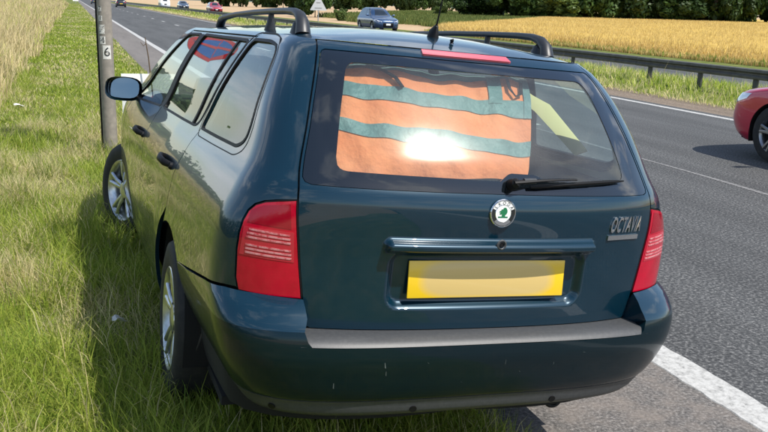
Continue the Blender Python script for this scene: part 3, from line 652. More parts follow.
# round emblem
p, n = on_gate(0, .951, .004); emb = empty('badge', parent=tailgate); emb.location = p; q = n.to_track_quat('Z', 'Y'); emb.rotation_mode = 'QUATERNION'; emb.rotation_quaternion = q
EZ = q.to_matrix(); upv = EZ.inverted() @ Vector((0, 0, 1)); ang = math.atan2(upv.y, upv.x)-math.pi/2
emb.rotation_quaternion = (EZ @ Matrix.Rotation(ang, 3, 'Z')).to_quaternion()
def disc(name, r0, r1, z, mt, a0=0, a1=360, n=48, th=.001):
    m_ = MB(); V = []; 
    for i in range(n+1):
        t = R(a0+(a1-a0)*i/n); c, s_ = math.cos(t), math.sin(t); V += [(r0*c, r0*s_, z), (r1*c, r1*s_, z), (r1*c, r1*s_, z-th)]
    F = [(3*i, 3*i+1, 3*i+4, 3*i+3) for i in range(n)]+[(3*i+1, 3*i+2, 3*i+5, 3*i+4) for i in range(n)]
    m_.add(V, F); return m_.build(name, mt, emb, auto=30)
mb = MB(); mb.lathe([(-.004, .041), (.001, .042), (.003, .040), (.003, .038), (.001, .0375)], 48, 'z'); mb.build('chrome_rim', M_CHROME, emb)
disc('black_ring', .0245, .0378, .0012, M_BADGEBLK); disc('silver_arc', .0245, .0378, .0018, M_WHITE, 22, 158); disc('silver_arc', .0262, .0360, .0018, M_CHROME, 222, 318)
disc('white_disc', .0, .0245, .0020, M_WHITE); mb = MB(); mb.lathe([(.0018, .0245), (.0030, .0252), (.0018, .0262)], 40, 'z'); mb.build('inner_rim', M_CHROME, emb)
for ch, a in zip('SKODA', (146, 118, 90, 62, 34)):
    V, F = text_mesh(ch, .0135); t = R(a-90); rot = np.array([[math.cos(t), -math.sin(t)], [math.sin(t), math.cos(t)]])
    V2 = V.copy(); V2[:, :2] = V[:, :2]@rot.T+np.array([math.cos(R(a)), math.sin(R(a))])*.0308; V2[:, 2] = .0026; mk('letter', V2, F, M_BADGEBLK, emb)
wing = [(-.016, -.0125), (.015, -.0125), (.015, -.0085), (.006, -.0085), (.006, -.004), (.010, -.002), (.0125, .004), (.012, .010), (.008, .0165), (.0035, .018), (-.0015, .0155), (.000, .0125), (-.006, .0125), (-.0085, .0095), (-.004, .0085), (-.0115, .0075), (-.0145, .004), (-.0075, .003), (-.0125, .000), (-.010, -.003), (-.004, -.002), (-.005, -.0085), (-.016, -.0085)]
mk('winged_arrow', [(x, y, .0030) for x, y in wing]+[(x, y, .0015) for x, y in wing], [tuple(range(len(wing)))]+[(i, (i+1) % len(wing), len(wing)+(i+1) % len(wing), len(wing)+i) for i in range(len(wing))], M_GREEN, emb)
# model lettering, tall slanted chrome letters, and the bar under it
V, F = text_mesh('OCTAVIA', .060, .002, .0008, 1.12); V[:, 0] *= (.135/(V[:, 0].max()-V[:, 0].min())); V[:, 1] *= .050/(V[:, 1].max()-V[:, 1].min()); V[:, 0] += .16*V[:, 1]
VV = []
for v in V:
    pp, nn = on_gate(.468+v[0], .912+v[1], .003+max(v[2], -.002)); VV.append(pp)
mk('model_lettering', VV, F, M_CHROME, tailgate)
VV = []; bw, bh = .066, .0075
for a, b in ((-bw, -bh), (bw, -bh), (bw, bh), (-bw, bh)):
    for o_ in (.0, .005): VV.append(on_gate(.462+a, .873+b, o_)[0])
bar = mk('lettering_bar', VV, [(1, 3, 5, 7), (0, 1, 7, 6), (0, 2, 3, 1), (2, 4, 5, 3), (4, 6, 7, 5)], M_CHROME, tailgate)
# wiper: pivot cap, arm and blade
wp = empty('rear_wiper', parent=tailgate)
def gp(x, z, o_): return on_gate(x, z, o_)[0]
mb = MB(); mb.tube([gp(.035, 1.030, .0), gp(.035, 1.030, .028), gp(.037, 1.030, .036)], [.018, .015, .008], 16); mb.build('pivot_cap', M_BLACK, wp)
mb = MB(); mb.tube([gp(.025+.40*t, 1.031+.006*t+.010*math.sin(math.pi*t), .030-.008*t) for t in np.linspace(0, .55, 8)], [.011, .011, .010, .0085, .0075, .0065, .0055, .005], 8, flat=(1, .6)); mb.build('wiper_arm', M_BLACK, wp)
mb = MB(); mb.tube([gp(.09+.36*t, 1.022+.032*t-.012*t*t, .012+.004*math.sin(math.pi*t)) for t in np.linspace(0, 1, 12)], [.0035]+[.0052]*9+[.004, .002], 6, flat=(.8, 1.2)); mb.build('wiper_blade', M_BLACK, wp)
mb = MB(); mb.tube([gp(.06, 1.036, .028), gp(.10, 1.038, .028)], [.009, .008], 8); mb.build('wiper_hinge', M_TRIM, wp)

# rear bumper
Wb = spl([.30, .325, .36, .40, .50, .60, .63, .655, .68], [.700, .715, .738, .770, .818, .837, .839, .838, .832])
Rb = spl([.30, .325, .345, .385, .40, .47, .54, .575, .615, .64, .66, .685], [-.99, -1.035, -1.066, -1.076, -1.086, -1.106, -1.118, -1.117, -1.106, -1.092, -1.078, -1.054])
SB = Surf(Wb, Rb, Fz, spl([.3, .7], [.30, .30]), Afz, n=spl([.3, .60, .64, .685], [3.6, 3.6, 3.3, 2.6]), taper=tap)
def yend(z): return -math.sqrt(max(.358**2-(z-.31)**2, 0))
def bump_low():
    half = [(SB.qx(.56, .330), .330), (SB.qx(.64, .335), .336), (SB.qy(-.80, .352), .352), (SB.qy(-.55, .38), .378), (SB.qy(yend(.41), .41), .412), (SB.qy(yend(.42), .42), .420), (SB.qy(-.55, .40), .402), (SB.qy(-.80, .39), .390), (SB.qx(.62, .388), .388)]
    return fill_h(both_loop(half), .03)
bh = [(SB.qx(.543, .566), .566), (SB.qx(.556, .58), .580), (SB.qx(.566, .60), .608)]
bh = [(SB.qx(.62, .392), .392), (SB.qy(-.80, .394), .394), (SB.qy(-.55, .406), .406)]+[(SB.qy(yend(z), z), z) for z in np.linspace(.425, .560, 6)]+[(SB.qy(-.26, .575), .575), (SB.qy(-.6, .60), .600)]+bh[::-1]
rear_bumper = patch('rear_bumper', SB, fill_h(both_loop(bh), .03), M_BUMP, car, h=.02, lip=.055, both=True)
patch('bumper_lip', SB, bump_low(), M_TRIM, rear_bumper, h=.015, lip=.04, both=True)
lb = [(SB.qx(.575, .568), .568)]; ledge_out = np.linspace(-lb[0][0], lb[0][0], 61)
V = []; prof = ((.568, 0.0, 0), (.573, -.004, 0), (.585, -.018, 0), (.590, -.060, 0), (.590, -.11, 0))
for z, o_, _ in prof:
    p_, n_ = SB.pos_nrm(np.abs(ledge_out), np.full(61, .568)); p_[:, 0] *= np.where(ledge_out < 0, -1, 1); n_[:, 0] *= np.where(ledge_out < 0, -1, 1)
    pp = p_.copy(); pp[:, 1] -= o_; pp[:, 2] = z; pp[:, 0] *= (1+.0); V += list(pp)
mb = MB(); mb.add(V, [(r*61+i, r*61+i+1, (r+1)*61+i+1, (r+1)*61+i) for r in range(4) for i in range(60)]); mb.build('bumper_step', M_TRIM, rear_bumper, auto=50)
for mir in (False, True):
    cp = [('x', .566, .608), ('x', .556, .640), ('x', .557, .679), ('x', .68, .682), ('y', -.88, .681), ('y', -.75, .664), ('y', -.45, .611), ('y', -.25, .581), ('y', -.26, .5755), ('y', -.6, .6005)]
    cpl = SB.poly(cp)
    patch('bumper_corner', SB, cpl, M_PAINT, rear_bumper, h=.02, lip=.085, mirror=mir)
M_SCUFF = mat('pale_scuff', (.10, .12, .12), .6)
for x, z, dx, dz in ((-.33, .505, .008, .018), (-.325, .48, .004, .014), (-.20, .515, .010, .003), (.05, .50, .004, .016), (.11, .47, .016, .003), (-.47, .44, .003, .018), (.33, .525, .014, .002), (-.08, .445, .012, .002), (.22, .49, .003, .008)):
    a = abs(x); q_ = SB.qx(a, z)*(1 if x < 0 else -1); patch('scuff_mark', SB, [(q_, z), (q_+dx*.5+.001, z+.0016), (q_+dx, z+dz), (q_+dx-.0015, z+dz+.0012)], M_SCUFF, rear_bumper, h=.05, off=.0006, lip=0, both=True)
for x in (-.62, -.215, .26):
    p_, n_ = SB.pos_nrm(np.array([SB.qx(abs(x), .356)]), np.array([.356]), .001); p_ = p_[0]; n_ = n_[0]
    if x > 0: p_[0] *= -1; n_[0] *= -1
    mb = MB(); mb.tube([Vector(p_)-Vector(n_)*.006, Vector(p_)+Vector(n_)*.002], .011, 14); mb.build('blanking_plug', M_BLACK, rear_bumper)
mb = MB(); mb.tube([(.36+.028*math.cos(t), -.93, .285+.024*math.sin(t)) for t in np.linspace(0, 2*math.pi, 20)], .006, 8, caps=False); mb.box((.36, -.86, .30), (.02, .14, .02)); mb.build('towing_eye', M_BLACK, car)

# roof
nx, ny = 41, 46; V = []; hw = float(Wz(1.404))-.004
for i in range(nx):
    s_ = -1+2*i/(nx-1); x = s_*hw; zr = 1.3935
    yr = float(S.raw(np.array([S.qx(min(abs(s_), .93)*float(Wz(zr))*float(tap(-.6)), zr)]), np.array([zr]))[0][1])+.003+.22*max(abs(s_)-.93, 0)/.07
    for j in range(ny):
        t = (j/(ny-1)); y = yr+(1.44-.10*s_*s_-yr)*t; d = y-yr; e = 1.44-.10*s_*s_-y; x = s_*hw*float(tap(y))
        g_ = (1-(1-min(d/.62, 1))**2.3)*(1-.75*(1-min(e/.5, 1))**2)
        V.append((x, y, 1.393+.008*min(d/.10, 1)+.003*(1-abs(s_)**8)+.050*(1-abs(s_)**2.5)*g_))
roof = mk('roof', V, [(i*ny+j, (i+1)*ny+j, (i+1)*ny+j+1, i*ny+j+1) for i in range(nx-1) for j in range(ny-1)], M_PAINT, car, smooth=True)
mb = MB()
for sd in (-1, 1):
    mb = MB(); xr = .463*sd
    pts = [(xr, 1.22, 1.418), (xr, 1.17, 1.450), (xr, 1.08, 1.462), (xr, .8, 1.474), (xr, .4, 1.481), (xr, .05, 1.483), (xr, -.2, 1.482), (xr, -.32, 1.478), (xr, -.385, 1.466), (xr, -.425, 1.442), (xr, -.440, 1.405)]
    mb.tube(pts, [.022, .021, .016, .0135, .013, .013, .0135, .015, .019, .023, .027], 12, flat=(1, .9)); rr = mb.build('roof_rail', M_RAIL, car, auto=60)
    mb = MB(); mb.tube([(xr, .06, 1.40), (xr, .05, 1.44), (xr, .05, 1.480)], [.026, .016, .012], 10, flat=(1, .9)); mb.build('rail_support', M_RAIL, rr, auto=60)
    mb = MB(); mb.tube([(xr, -.36, 1.395), (xr, -.375, 1.44), (xr, -.37, 1.470)], [.042, .030, .018], 12, flat=(.60, 1)); mb.build('rail_foot', M_RAIL, rr, auto=60)
mb = MB(); mb.tube([(0, -.44, 1.435), (0, -.445, 1.452), (0, -.465, 1.478)], [.026, .022, .007], 14, flat=(.75, 1.2)); aer = mb.build('aerial_base', M_BLACK, car, auto=60)
mb = MB(); mb.tube([(0, -.462, 1.474), (0, -.50, 1.60)], [.0035, .002], 8); mb.build('aerial_rod', M_BLACK, aer)
mb = MB(); mb.tube([(-.0, -.60, 1.420), (-.0, -.60, 1.430), (0, -.61, 1.434)], [.008, .007, .003], 10); mb.build('washer_jet', M_BLACK, car)
# windscreen, bonnet and nose
V = []; m1, m2 = 25, 13
for i in range(m1):
    s_ = -1+2*i/(m1-1)
    for j in range(m2):
        t = j/(m2-1); z = .955+.44*t; w_ = float(Wz(z))*float(tap(2.0))-.02; V.append((s_*w_, 2.52-1.06*t-.10*s_*s_*(1-.2*t)+.05*math.sin(math.pi*t), z+.02*(1-s_*s_)*t))
mk('windscreen', V, [(i*m2+j, (i+1)*m2+j, (i+1)*m2+j+1, i*m2+j+1) for i in range(m1-1) for j in range(m2-1)], M_GLASS, car, smooth=True)
V = []
for i in range(m1):
    s_ = -1+2*i/(m1-1)
    for j in range(m2):
        t = j/(m2-1); y = 2.44-.08*s_*s_+t*(.83-.20*abs(s_)**3); zz = .945-.02*t-.13*t**2.2; V.append((s_*(.715-.07*t), y, zz-.035*s_*s_))
mk('bonnet', V, [(i*m2+j, (i+1)*m2+j, (i+1)*m2+j+1, i*m2+j+1) for i in range(m1-1) for j in range(m2-1)], M_PAINT, car, smooth=True)
M_HEAD = mat('headlight_glass', (.6, .62, .64), .1, .3, 1)
for mir in (False, True):
    patch('headlight', S, S.poly([('y', 3.02, .62), ('y', 3.02, .78), ('y', 3.22, .765), ('y', 3.36, .70), ('y', 3.365, .61)]), M_HEAD, car, h=.03, off=.003, mirror=mir)
half = [(S.Q3-S.qy(2.90, z), z) for z in np.linspace(.21, .60, 8)]
class Nose:                      # the front half of the same surface, measured from its centre line
    def pos_nrm(s, q, z, off=0.0): return S.pos_nrm(S.Q3-np.asarray(q)-1e-5, z, off)
fb = patch('front_bumper', Nose(), fill_h(both_loop(half), .05), M_PAINT, car, h=.05, off=.01, both=True)
patch('grille', Nose(), fill_h([(.30, .625), (.33, .755), (-.33, .755), (-.30, .625)], .03), M_BLACK, fb, h=.04, off=.012, both=True)
mb = MB(); mb.box((0, 1.30, .225), (1.40, 3.9, .03)); mb.build('underbody', M_LINER, car)

# door handles and mirrors
for sd in (-1, 1):
    for (y, z, dn) in ((.20, .872, 'rear'), (1.22, .862, 'front')):
        p_, n_ = S.pos_nrm(np.array([S.qy(y, z)]), np.array([z])); p_, n_ = p_[0], n_[0]; p_[0] *= -sd; n_[0] *= -sd; P0 = Vector(p_); N0 = Vector(n_)
        dad = [c for c in car.children if c.name.startswith(dn+'_door')][0 if sd < 0 else 1]
        mb = MB(); mb.tube([P0+Vector((0, .095, .002))-N0*.004, P0+Vector((0, .08, .002))+N0*.022, P0+N0*.034, P0+Vector((0, -.07, -.002))+N0*.026, P0+Vector((0, -.09, -.004))-N0*.004], [.012, .014, .015, .015, .012], 10, flat=(.8, 1.0)); mb.build('door_handle', M_BLACK, dad, auto=60)
        mb = MB(); mb.tube([P0+Vector((0, -.105, -.004))-N0*.003, P0+Vector((0, -.105, -.004))+N0*.007], [.016, .013], 12); mb.build('lock_cover', M_BLACK, dad)
    mir_ = empty('door_mirror', parent=car); mir_.location = (.765*sd, 1.99, .970)
    # rounded housing: superellipse shell
    V = []; nu, nv = 20, 9
    for j in range(nv):
        t = j/(nv-1); sc = (1-t**2.6*.92)**.55; yy = .10*t
        for i in range(nu):
            th = 2*math.pi*i/nu; c, s_ = math.cos(th), math.sin(th); ex = 2/3.0
            V.append((sd*(.115+math.copysign(abs(c)**ex, c)*.105*sc), yy-.035, .045+math.copysign(abs(s_)**ex, s_)*.070*sc))
    F = [(j*nu+i, j*nu+(i+1) % nu, (j+1)*nu+(i+1) % nu, (j+1)*nu+i) for j in range(nv-1) for i in range(nu)]+[tuple(range((nv-1)*nu, nv*nu))]
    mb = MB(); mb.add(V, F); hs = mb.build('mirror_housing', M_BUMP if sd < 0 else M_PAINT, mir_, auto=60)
    V = []
    for i in range(nu):
        th = 2*math.pi*i/nu; c, s_ = math.cos(th), math.sin(th); ex = 2/3.0
        V.append((sd*(.115+math.copysign(abs(c)**ex, c)*.094), -.030, .045+math.copysign(abs(s_)**ex, s_)*.060))
    mg = mk('mirror_glass', V, [tuple(range(nu)) if sd < 0 else tuple(range(nu))[::-1]], mat('mirror_glass', (.20, .25, .29), .03, 1.0), mir_); mg.rotation_euler = (R(-6), 0, R(-16 if sd < 0 else 16))
    mb = MB(); mb.tube([(-.06*sd, .0, -.03), (.0, .01, -.01), (.06*sd, .02, .01)], [.03, .024, .022], 10); mb.build('mirror_arm', M_BLACK, mir_)

# wheels
def wheel(loc, side, steer=0.0):
    w = empty('wheel', parent=car); w.location = loc; w.rotation_euler = (0, 0, steer if side < 0 else steer+math.pi)
    # local: outer face towards -x
    rt, wd = .312, .195
    prof = [(.085, .20), (.095, .225), (.098, .26), (.090, .295), (.065, .310), (.0, rt+.002), (-.065, .310), (-.090, .295), (-.098, .26), (-.096, .225), (-.088, .202)]
    mb = MB(); mb.lathe(prof, 48); t_ = mb.build('tyre', M_TYRE, w, auto=50)
    mb = MB(); mb.lathe([(.085, .198), (-.03, .175), (-.075, .188), (-.090, .2025), (-.093, .199), (-.082, .184), (-.05, .165), (.05, .160), (.085, .19)], 48); rim = mb.build('rim', M_SILVER, w, auto=50)
    mb = MB(); mb.lathe([(-.025, .001), (-.025, .168)], 40); mb.build('brake_backing', M_LINER, w, auto=50)
    mb = MB(); mb.lathe([(-.03, .001), (-.034, .12), (-.030, .13)], 32); mb.build('brake_disc', M_TRIM, w)
    for k in range(5):
        a = 2*math.pi*k/5+.3
        for da in (-.17, .17):
            mb = MB(); b0, b1 = a+da*.8, a+da
            mb.tube([(-.058, .045*math.cos(b0), .045*math.sin(b0)), (-.074, .11*math.cos(a+da*.9), .11*math.sin(a+da*.9)), (-.080, .188*math.cos(b1), .188*math.sin(b1))], [.021, .016, .015], 8, flat=(1, .7), up=(1, 0, 0)); mb.build('spoke', M_SILVER, rim, auto=60)
    mb = MB(); mb.lathe([(-.05, .058), (-.078, .052), (-.084, .034), (-.086, .001)], 28); mb.build('hub_cap', M_SILVER, rim, auto=50)
    for k in range(5):
        a = 2*math.pi*k/5+.3+math.pi/5; mb = MB(); mb.tube([(-.05, .056*math.cos(a), .056*math.sin(a)), (-.076, .056*math.cos(a), .056*math.sin(a))], .009, 8); mb.build('wheel_bolt', M_TRIM, rim)
    return w
wheel((-.710, 0, .284), -1); wheel((.718, 0, .306), 1); wheel((-.760, 2.512, .312), -1, R(22)); wheel((.728, 2.512, .372), 1, R(24))
for cy in (0, 2.512):
    for sd in (-1, 1):
        mb = MB(); V = []; n_ = 22
        for i in range(n_+1):
            a = R(-15+210*i/n_); V += [(sd*.46, cy+.385*math.cos(a), .33+.385*math.sin(a)), (sd*(.79 if cy == 0 else .755), cy+.372*math.cos(a), .32+.372*math.sin(a))]
        mb.add(V, [(2*i, 2*i+1, 2*i+3, 2*i+2) for i in range(n_)]); mb.build('arch_liner', M_LINER, car)
        mb = MB(); mb.box((sd*.46, cy, .45), (.01, .80, .5)); mb.build('arch_wall', M_LINER, car)
# cabin: seats, floor, dashboard, steering wheel
mb = MB(); mb.box((0, .75, .36), (1.35, 3.2, .05)); mb.build('cabin_floor', M_INT, car)
mb = MB(); mb.box((0, -.42, .60), (1.00, .95, .05)); mb.build('boot_floor', M_INT, car)
mb = MB(); mb.box((0, 2.25, .86), (1.35, .45, .22)); mb.build('dashboard', M_INT, car, bevel=.05)
def seat(x, y, wdt, heads):
    s_ = empty('seat', parent=car); s_.location = (x, y, 0)
    mb = MB(); mb.box((0, .25, .55), (wdt, .52, .18)); mb.build('cushion', M_SEAT, s_, bevel=.05)
    mb = MB(); mb.box((0, -.06, .87), (wdt, .14, .60), Matrix.Rotation(R(14), 3, 'X')); mb.build('backrest', M_SEAT, s_, bevel=.055)
    for hx in heads:
        mb = MB(); mb.box((hx, -.16, 1.21), (.26, .10, .17), Matrix.Rotation(R(10), 3, 'X')); mb.build('headrest', M_SEAT, s_, bevel=.045)
        mb = MB(); mb.box((hx, -.14, 1.10), (.10, .012, .10)); mb.build('headrest_post', M_CHROME, s_)
seat(-.36, 1.12, .50, (0,)); seat(.36, 1.12, .50, (0,)); seat(0, .18, 1.22, (-.38, .38))
mb = MB(); mb.tube([(.36+.185*math.cos(t), 1.92+.06*math.sin(t), .93+.17*math.sin(t)) for t in np.linspace(0, 2*math.pi, 24)], .014, 8, caps=False); mb.build('steering_wheel', M_INT, car)
mb = MB(); mb.tube([(.50, -.02, 1.31), (.535, -.22, 1.240), (.55, -.31, 1.215), (.555, -.45, 1.15), (.56, -.60, 1.08)], [.022, .028, .034, .030, .026], 8, flat=(1, .08), up=(-.35, -.75, .55)); mb.build('seat_belt', mat('pale_yellow_webbing', (.72, .62, .30), .8), car)
mb = MB(); mb.box((0, .35, 1.392), (.86, 1.9, .006)); mb.build('headliner', M_TRIMIN, car)

# ------------------------------------------------------------------ hi-vis vest hung inside the rear window
vest = empty('safety_vest'); vest.matrix_world = CARM
tag(vest, 'orange safety vest with grey-green bands hung inside the rear window', 'vest')
M_ORANGE = mat('fluorescent_orange_cloth', (.93, .26, .095), .8, noise=(7, (.86, .20, .065), .4, .7), bump=(9, .9, .03))
M_TAPE = mat('grey_green_tape', (.115, .190, .182), .55, noise=(12, (.15, .23, .22), .45, .65), bump=(9, .9, .03))
vl = spl([1.02, 1.06, 1.33, 1.36], [-.475, -.480, -.408, -.40]); vr = spl([1.02, 1.10, 1.22, 1.36], [.118, .143, .187, .236])
def vpt(u, z, lift=0.0):
    x = float(vl(z))+(float(vr(z))-float(vl(z)))*u
    wv = .0045*math.sin(9*u+14*z)+.0035*math.sin(23*u-9*z)+.0025*math.sin(41*u+31*z)
    p_, n_ = on_gate_plain(x, z+.029, -.048+wv+lift); return p_
def on_gate_plain(x, z, off):
    p_, n_ = SG.pos_nrm(np.array([S.qx(abs(x), z)]), np.array([z]), off); p_, n_ = p_[0].copy(), n_[0]
    if x > 0: p_[0] *= -1
    return Vector(p_), n_
def cloth(name, u0, u1, zb, zt, mt, lift, nu=46, nz=24):
    V = []
    for i in range(nu+1):
        u = u0+(u1-u0)*i/nu; b, t = zb(u), zt(u)
        for j in range(nz+1): V.append(vpt(u, b+(t-b)*j/nz, lift))
    return mk(name, V, [(i*(nz+1)+j, (i+1)*(nz+1)+j, (i+1)*(nz+1)+j+1, i*(nz+1)+j+1) for i in range(nu) for j in range(nz)], mt, vest, smooth=True)
K = lambda c: (lambda u: c)
ripple = lambda u: .0018*math.sin(11*u)+.0012*math.sin(31*u+1)
cloth('vest_body', 0, 1, lambda u: 1.022+.004*math.sin(9*u), lambda u: 1.330+.004*math.sin(7*u+.5), M_ORANGE, 0)
cloth('reflective_band', 0, 1, lambda u: 1.240-.028*u+ripple(u), lambda u: 1.283-.026*u+.010*sstep(.8, 1, u)+ripple(u), M_TAPE, .003, nz=5)
cloth('reflective_band', 0, 1, lambda u: 1.142-.040*u+ripple(u+.2), lambda u: 1.178-.034*u+ripple(u+.2), M_TAPE, .003, nz=5)
cloth('shoulder_band', .755, .83, K(1.25), K(1.335), M_TAPE, .0045, nu=4)
cloth('shoulder_band', .955, 1.0, K(1.21), K(1.335), M_TAPE, .0045, nu=3)
cloth('collar_edge', .0, 1.0, lambda u: 1.322+.006*math.sin(9*u), lambda u: 1.340, M_TAPE, .0015, nz=4)
mb = MB(); mb.tube([vpt(.04, 1.322, .012), vpt(.14, 1.326, .014), vpt(.20, 1.318, .014), vpt(.25, 1.296, .014), vpt(.285, 1.268, .012)], [.006, .008, .009, .009, .007], 8, flat=(1, .5)); mb.build('black_strap', M_BLACK, vest)
mb = MB(); mb.tube([vpt(.86, 1.325, .012), vpt(.865, 1.29, .014), vpt(.895, 1.268, .014), vpt(.93, 1.278, .014), vpt(.945, 1.315, .012)], .006, 8, flat=(1, .5)); mb.build('black_strap', M_BLACK, vest)

# ------------------------------------------------------------------ post with clearway sign, board, stalk
PX, PY, PR = -2.303, 5.66, .069
M_POLE = mat('weathered_grey_brown_post', (.22, .195, .165), .6, .1, noise=(14, (.30, .265, .22), .42, .68), bump=(40, .1, .003))
M_GREYB = mat('grey_sign_back', (.35, .36, .37), .5, .4)
post = empty('sign_post', (PX, PY, 0)); tag(post, 'round grey-brown metal post with a stencilled 6 standing in the verge', 'post')
mb = MB(); mb.tube([(0, 0, -.2), (0, 0, .8), (0, 0, 2.70)], PR, 28); mb.build('post_tube', M_POLE, post, auto=50)
mb = MB(); mb.tube([(-PR-.006, .012, .0), (-PR-.006, .012, 2.6)], .010, 8); mb.build('dark_side_strip', M_BLACK, post)  # thin black strip up the left side of the post
def wrap(P2, a0, z0, rr):      # flat (x, y) -> on the tube, centred at angle a0 (0 faces -y)
    return [(rr*math.sin(a0+x/PR), -rr*math.cos(a0+x/PR), z0+y) for x, y in P2]
def sticker(a0, z0, w, h, ch, size, mt=M_WHITE):
    n_ = 8; P = [(-w/2+w*i/n_, -h/2) for i in range(n_+1)]+[(-w/2+w*i/n_, h/2) for i in range(n_+1)]
    s_ = mk('sticker', wrap(P, a0, z0, PR+.0015), [(i, i+1, n_+2+i, n_+1+i) for i in range(n_)], mt, post, smooth=True)
    V, F = text_mesh(ch, size); V[:, 0] *= 1.0; mk('stencil_letter', wrap(V[:, :2], a0, z0, PR+.003), F, M_BADGEBLK, s_)
M_STK2 = mat('grubby_white_sticker', (.60, .585, .54), .6, noise=(45, (.42, .40, .35), .45, .65))
M_STK = mat('faded_white_sticker', (.62, .60, .55), .6, noise=(60, (.30, .27, .23), .5, .62))
sticker(.08, 1.075, .078, .135, '6', .125, M_STK2); sticker(-.45, 1.19, .055, .075, '4', .085, M_STK); sticker(-.48, 1.295, .055, .085, 'Z', .095, M_STK); sticker(-.62, 1.40, .04, .05, '1', .06, M_STK); sticker(-.66, 1.49, .035, .05, '7', .06, M_STK)
SGN = (-.30, 2.08)     # clearway disc on the post: x offset, height
sign = empty('clearway_sign', (PX+SGN[0], PY-PR-.03, SGN[1])); tag(sign, 'round blue clearway sign with red border and red cross on the post', 'road sign')
def flat_poly(name, P, y, mt, parent, th=.002):
    n_ = len(P); return mk(name, [(x, y, z) for x, z in P]+[(x, y+th, z) for x, z in P], [tuple(range(n_))[::1], tuple(range(n_, 2*n_))[::-1]]+[(i, n_+i, n_+(i+1) % n_, (i+1) % n_) for i in range(n_)], mt, parent)
cir = lambda r, n=48: [(r*math.cos(2*math.pi*i/n), r*math.sin(2*math.pi*i/n)) for i in range(n)]
M_SRED = mat('sign_red', (.55, .012, .015), .35); M_SBLUE = mat('sign_blue', (.010, .10, .40), .35)
flat_poly('back_plate', cir(.305), .003, M_GREYB, sign); flat_poly('red_border', cir(.30), .0, M_SRED, sign); flat_poly('blue_field', cir(.235), -.003, M_SBLUE, sign)
for a in (45, 135):
    c, s_ = math.cos(R(a)), math.sin(R(a)); flat_poly('red_bar', [(c*u-s_*v, s_*u+c*v) for u, v in ((-.245, -.028), (.245, -.028), (.245, .028), (-.245, .028))], -.006 if a == 45 else -.009, M_SRED, sign)
for dz in (-.12, .12): mb = MB(); mb.box((.15, .035, dz), (.50, .05, .03)); mb.build('clamp', M_GREYB, sign)

board = empty('placard', (-1.79, 7.0, .05), R(-4)); tag(board, 'white board with red writing standing on the verge beyond the car', 'placard')
mb = MB(); mb.box((0, 0, .40), (.64, .012, .60)); mb.build('panel', M_WHITE, board, bevel=.002)
for x in (-.24, .24): mb = MB(); mb.box((x, .02, .25), (.03, .025, .62)); mb.build('stake', mat('pale_wood', (.40, .29, .17), .8) if x < 0 else bpy.data.materials['pale_wood'], board)
M_RPRINT = mat('red_print', (.62, .02, .05), .5)
for i, st in enumerate((((-.265, .50), (-.20, .40)), ((-.20, .50), (-.27, .41)), ((-.275, .455), (-.19, .452)), ((-.15, .50), (-.15, .41)), ((-.15, .50), (-.09, .455)), ((-.15, .455), (-.09, .41)), ((-.05, .50), (-.05, .41)), ((.02, .50), (.02, .41)), ((.02, .41), (.09, .41)), ((.02, .50), (.09, .50)))):
    mb = MB(); a, b = ((p_[0], p_[1]-.06) for p_ in st); d = Vector((b[0]-a[0], 0, b[1]-a[1])); mb.box(((a[0]+b[0])/2, -.0075, (a[1]+b[1])/2), (d.length, .002, .016), Matrix.Rotation(-math.atan2(d.z, d.x), 3, 'Y')); mb.build('brush_stroke', M_RPRINT, board, auto=0)
M_STEM = mat('dry_brown_stem', (.10, .065, .035), .8)
stalk = empty('weed_stalk', (-1.76, 6.9, .04)); tag(stalk, 'thin dry brown stalk with a bent tip rising behind the placard', 'weed')
mb = MB(); mb.tube([(0, 0, 0), (-.01, 0, .45), (-.045, 0, .90), (-.075, .0, 1.13)], [.008, .008, .007, .005], 7); mb.build('stem', M_STEM, stalk)
mb = MB(); mb.tube([(-.068, 0, 1.06), (-.095, 0, 1.035), (-.125, .01, 1.075)], [.005, .005, .003], 6); mb.build('side_shoot', M_STEM, stalk)

# ------------------------------------------------------------------ crash barrier in the central reservation
M_GALV = mat('dull_galvanised_steel', (.11, .108, .098), .55, .4, noise=(6, (.07, .066, .06), .42, .68))
M_GALVP = mat('dark_steel_post', (.07, .07, .065), .6, .4)
BX = 9.6; barrier = empty('crash_barrier', (BX, 0, 0)); tag(barrier, 'grey steel crash barrier running along the central reservation', 'barrier')
prof = [(-.02, .47), (-.05, .48), (-.055, .52), (-.02, .555), (-.02, .575), (-.055, .61), (-.05, .655), (-.02, .668), (.05, .668), (.085, .655), (.085, .48), (.06, .47)]
L0 = -6.0; npr = len(prof); seg0 = 4.8
V = [(x, y, z) for y in (0, seg0-.01) for x, z in prof]; F = [(i, (i+1) % npr, npr+(i+1) % npr, npr+i) for i in range(npr)]+[tuple(range(npr)), tuple(range(2*npr-1, npr-1, -1))]
bm0 = MB(); bm0.add(V, F); r0 = bm0.build('rail', M_GALV, barrier, auto=20); r0.location = (0, L0, 0)
for k in range(1, 60): r1 = r0.copy(); COL.objects.link(r1); r1.parent = barrier; r1.location = (0, L0+seg0*k, .004*math.sin(k*1.7))
mb = MB(); mb.box((.03, 0, .24), (.05, .11, .62)); p0 = mb.build('post', M_GALVP, barrier, bevel=.006); p0.location = (0, 11.1, 0)
for k in range(-5, 80): p1 = p0.copy(); COL.objects.link(p1); p1.parent = barrier; p1.location = (0, 12.75+3.2*k, 0)

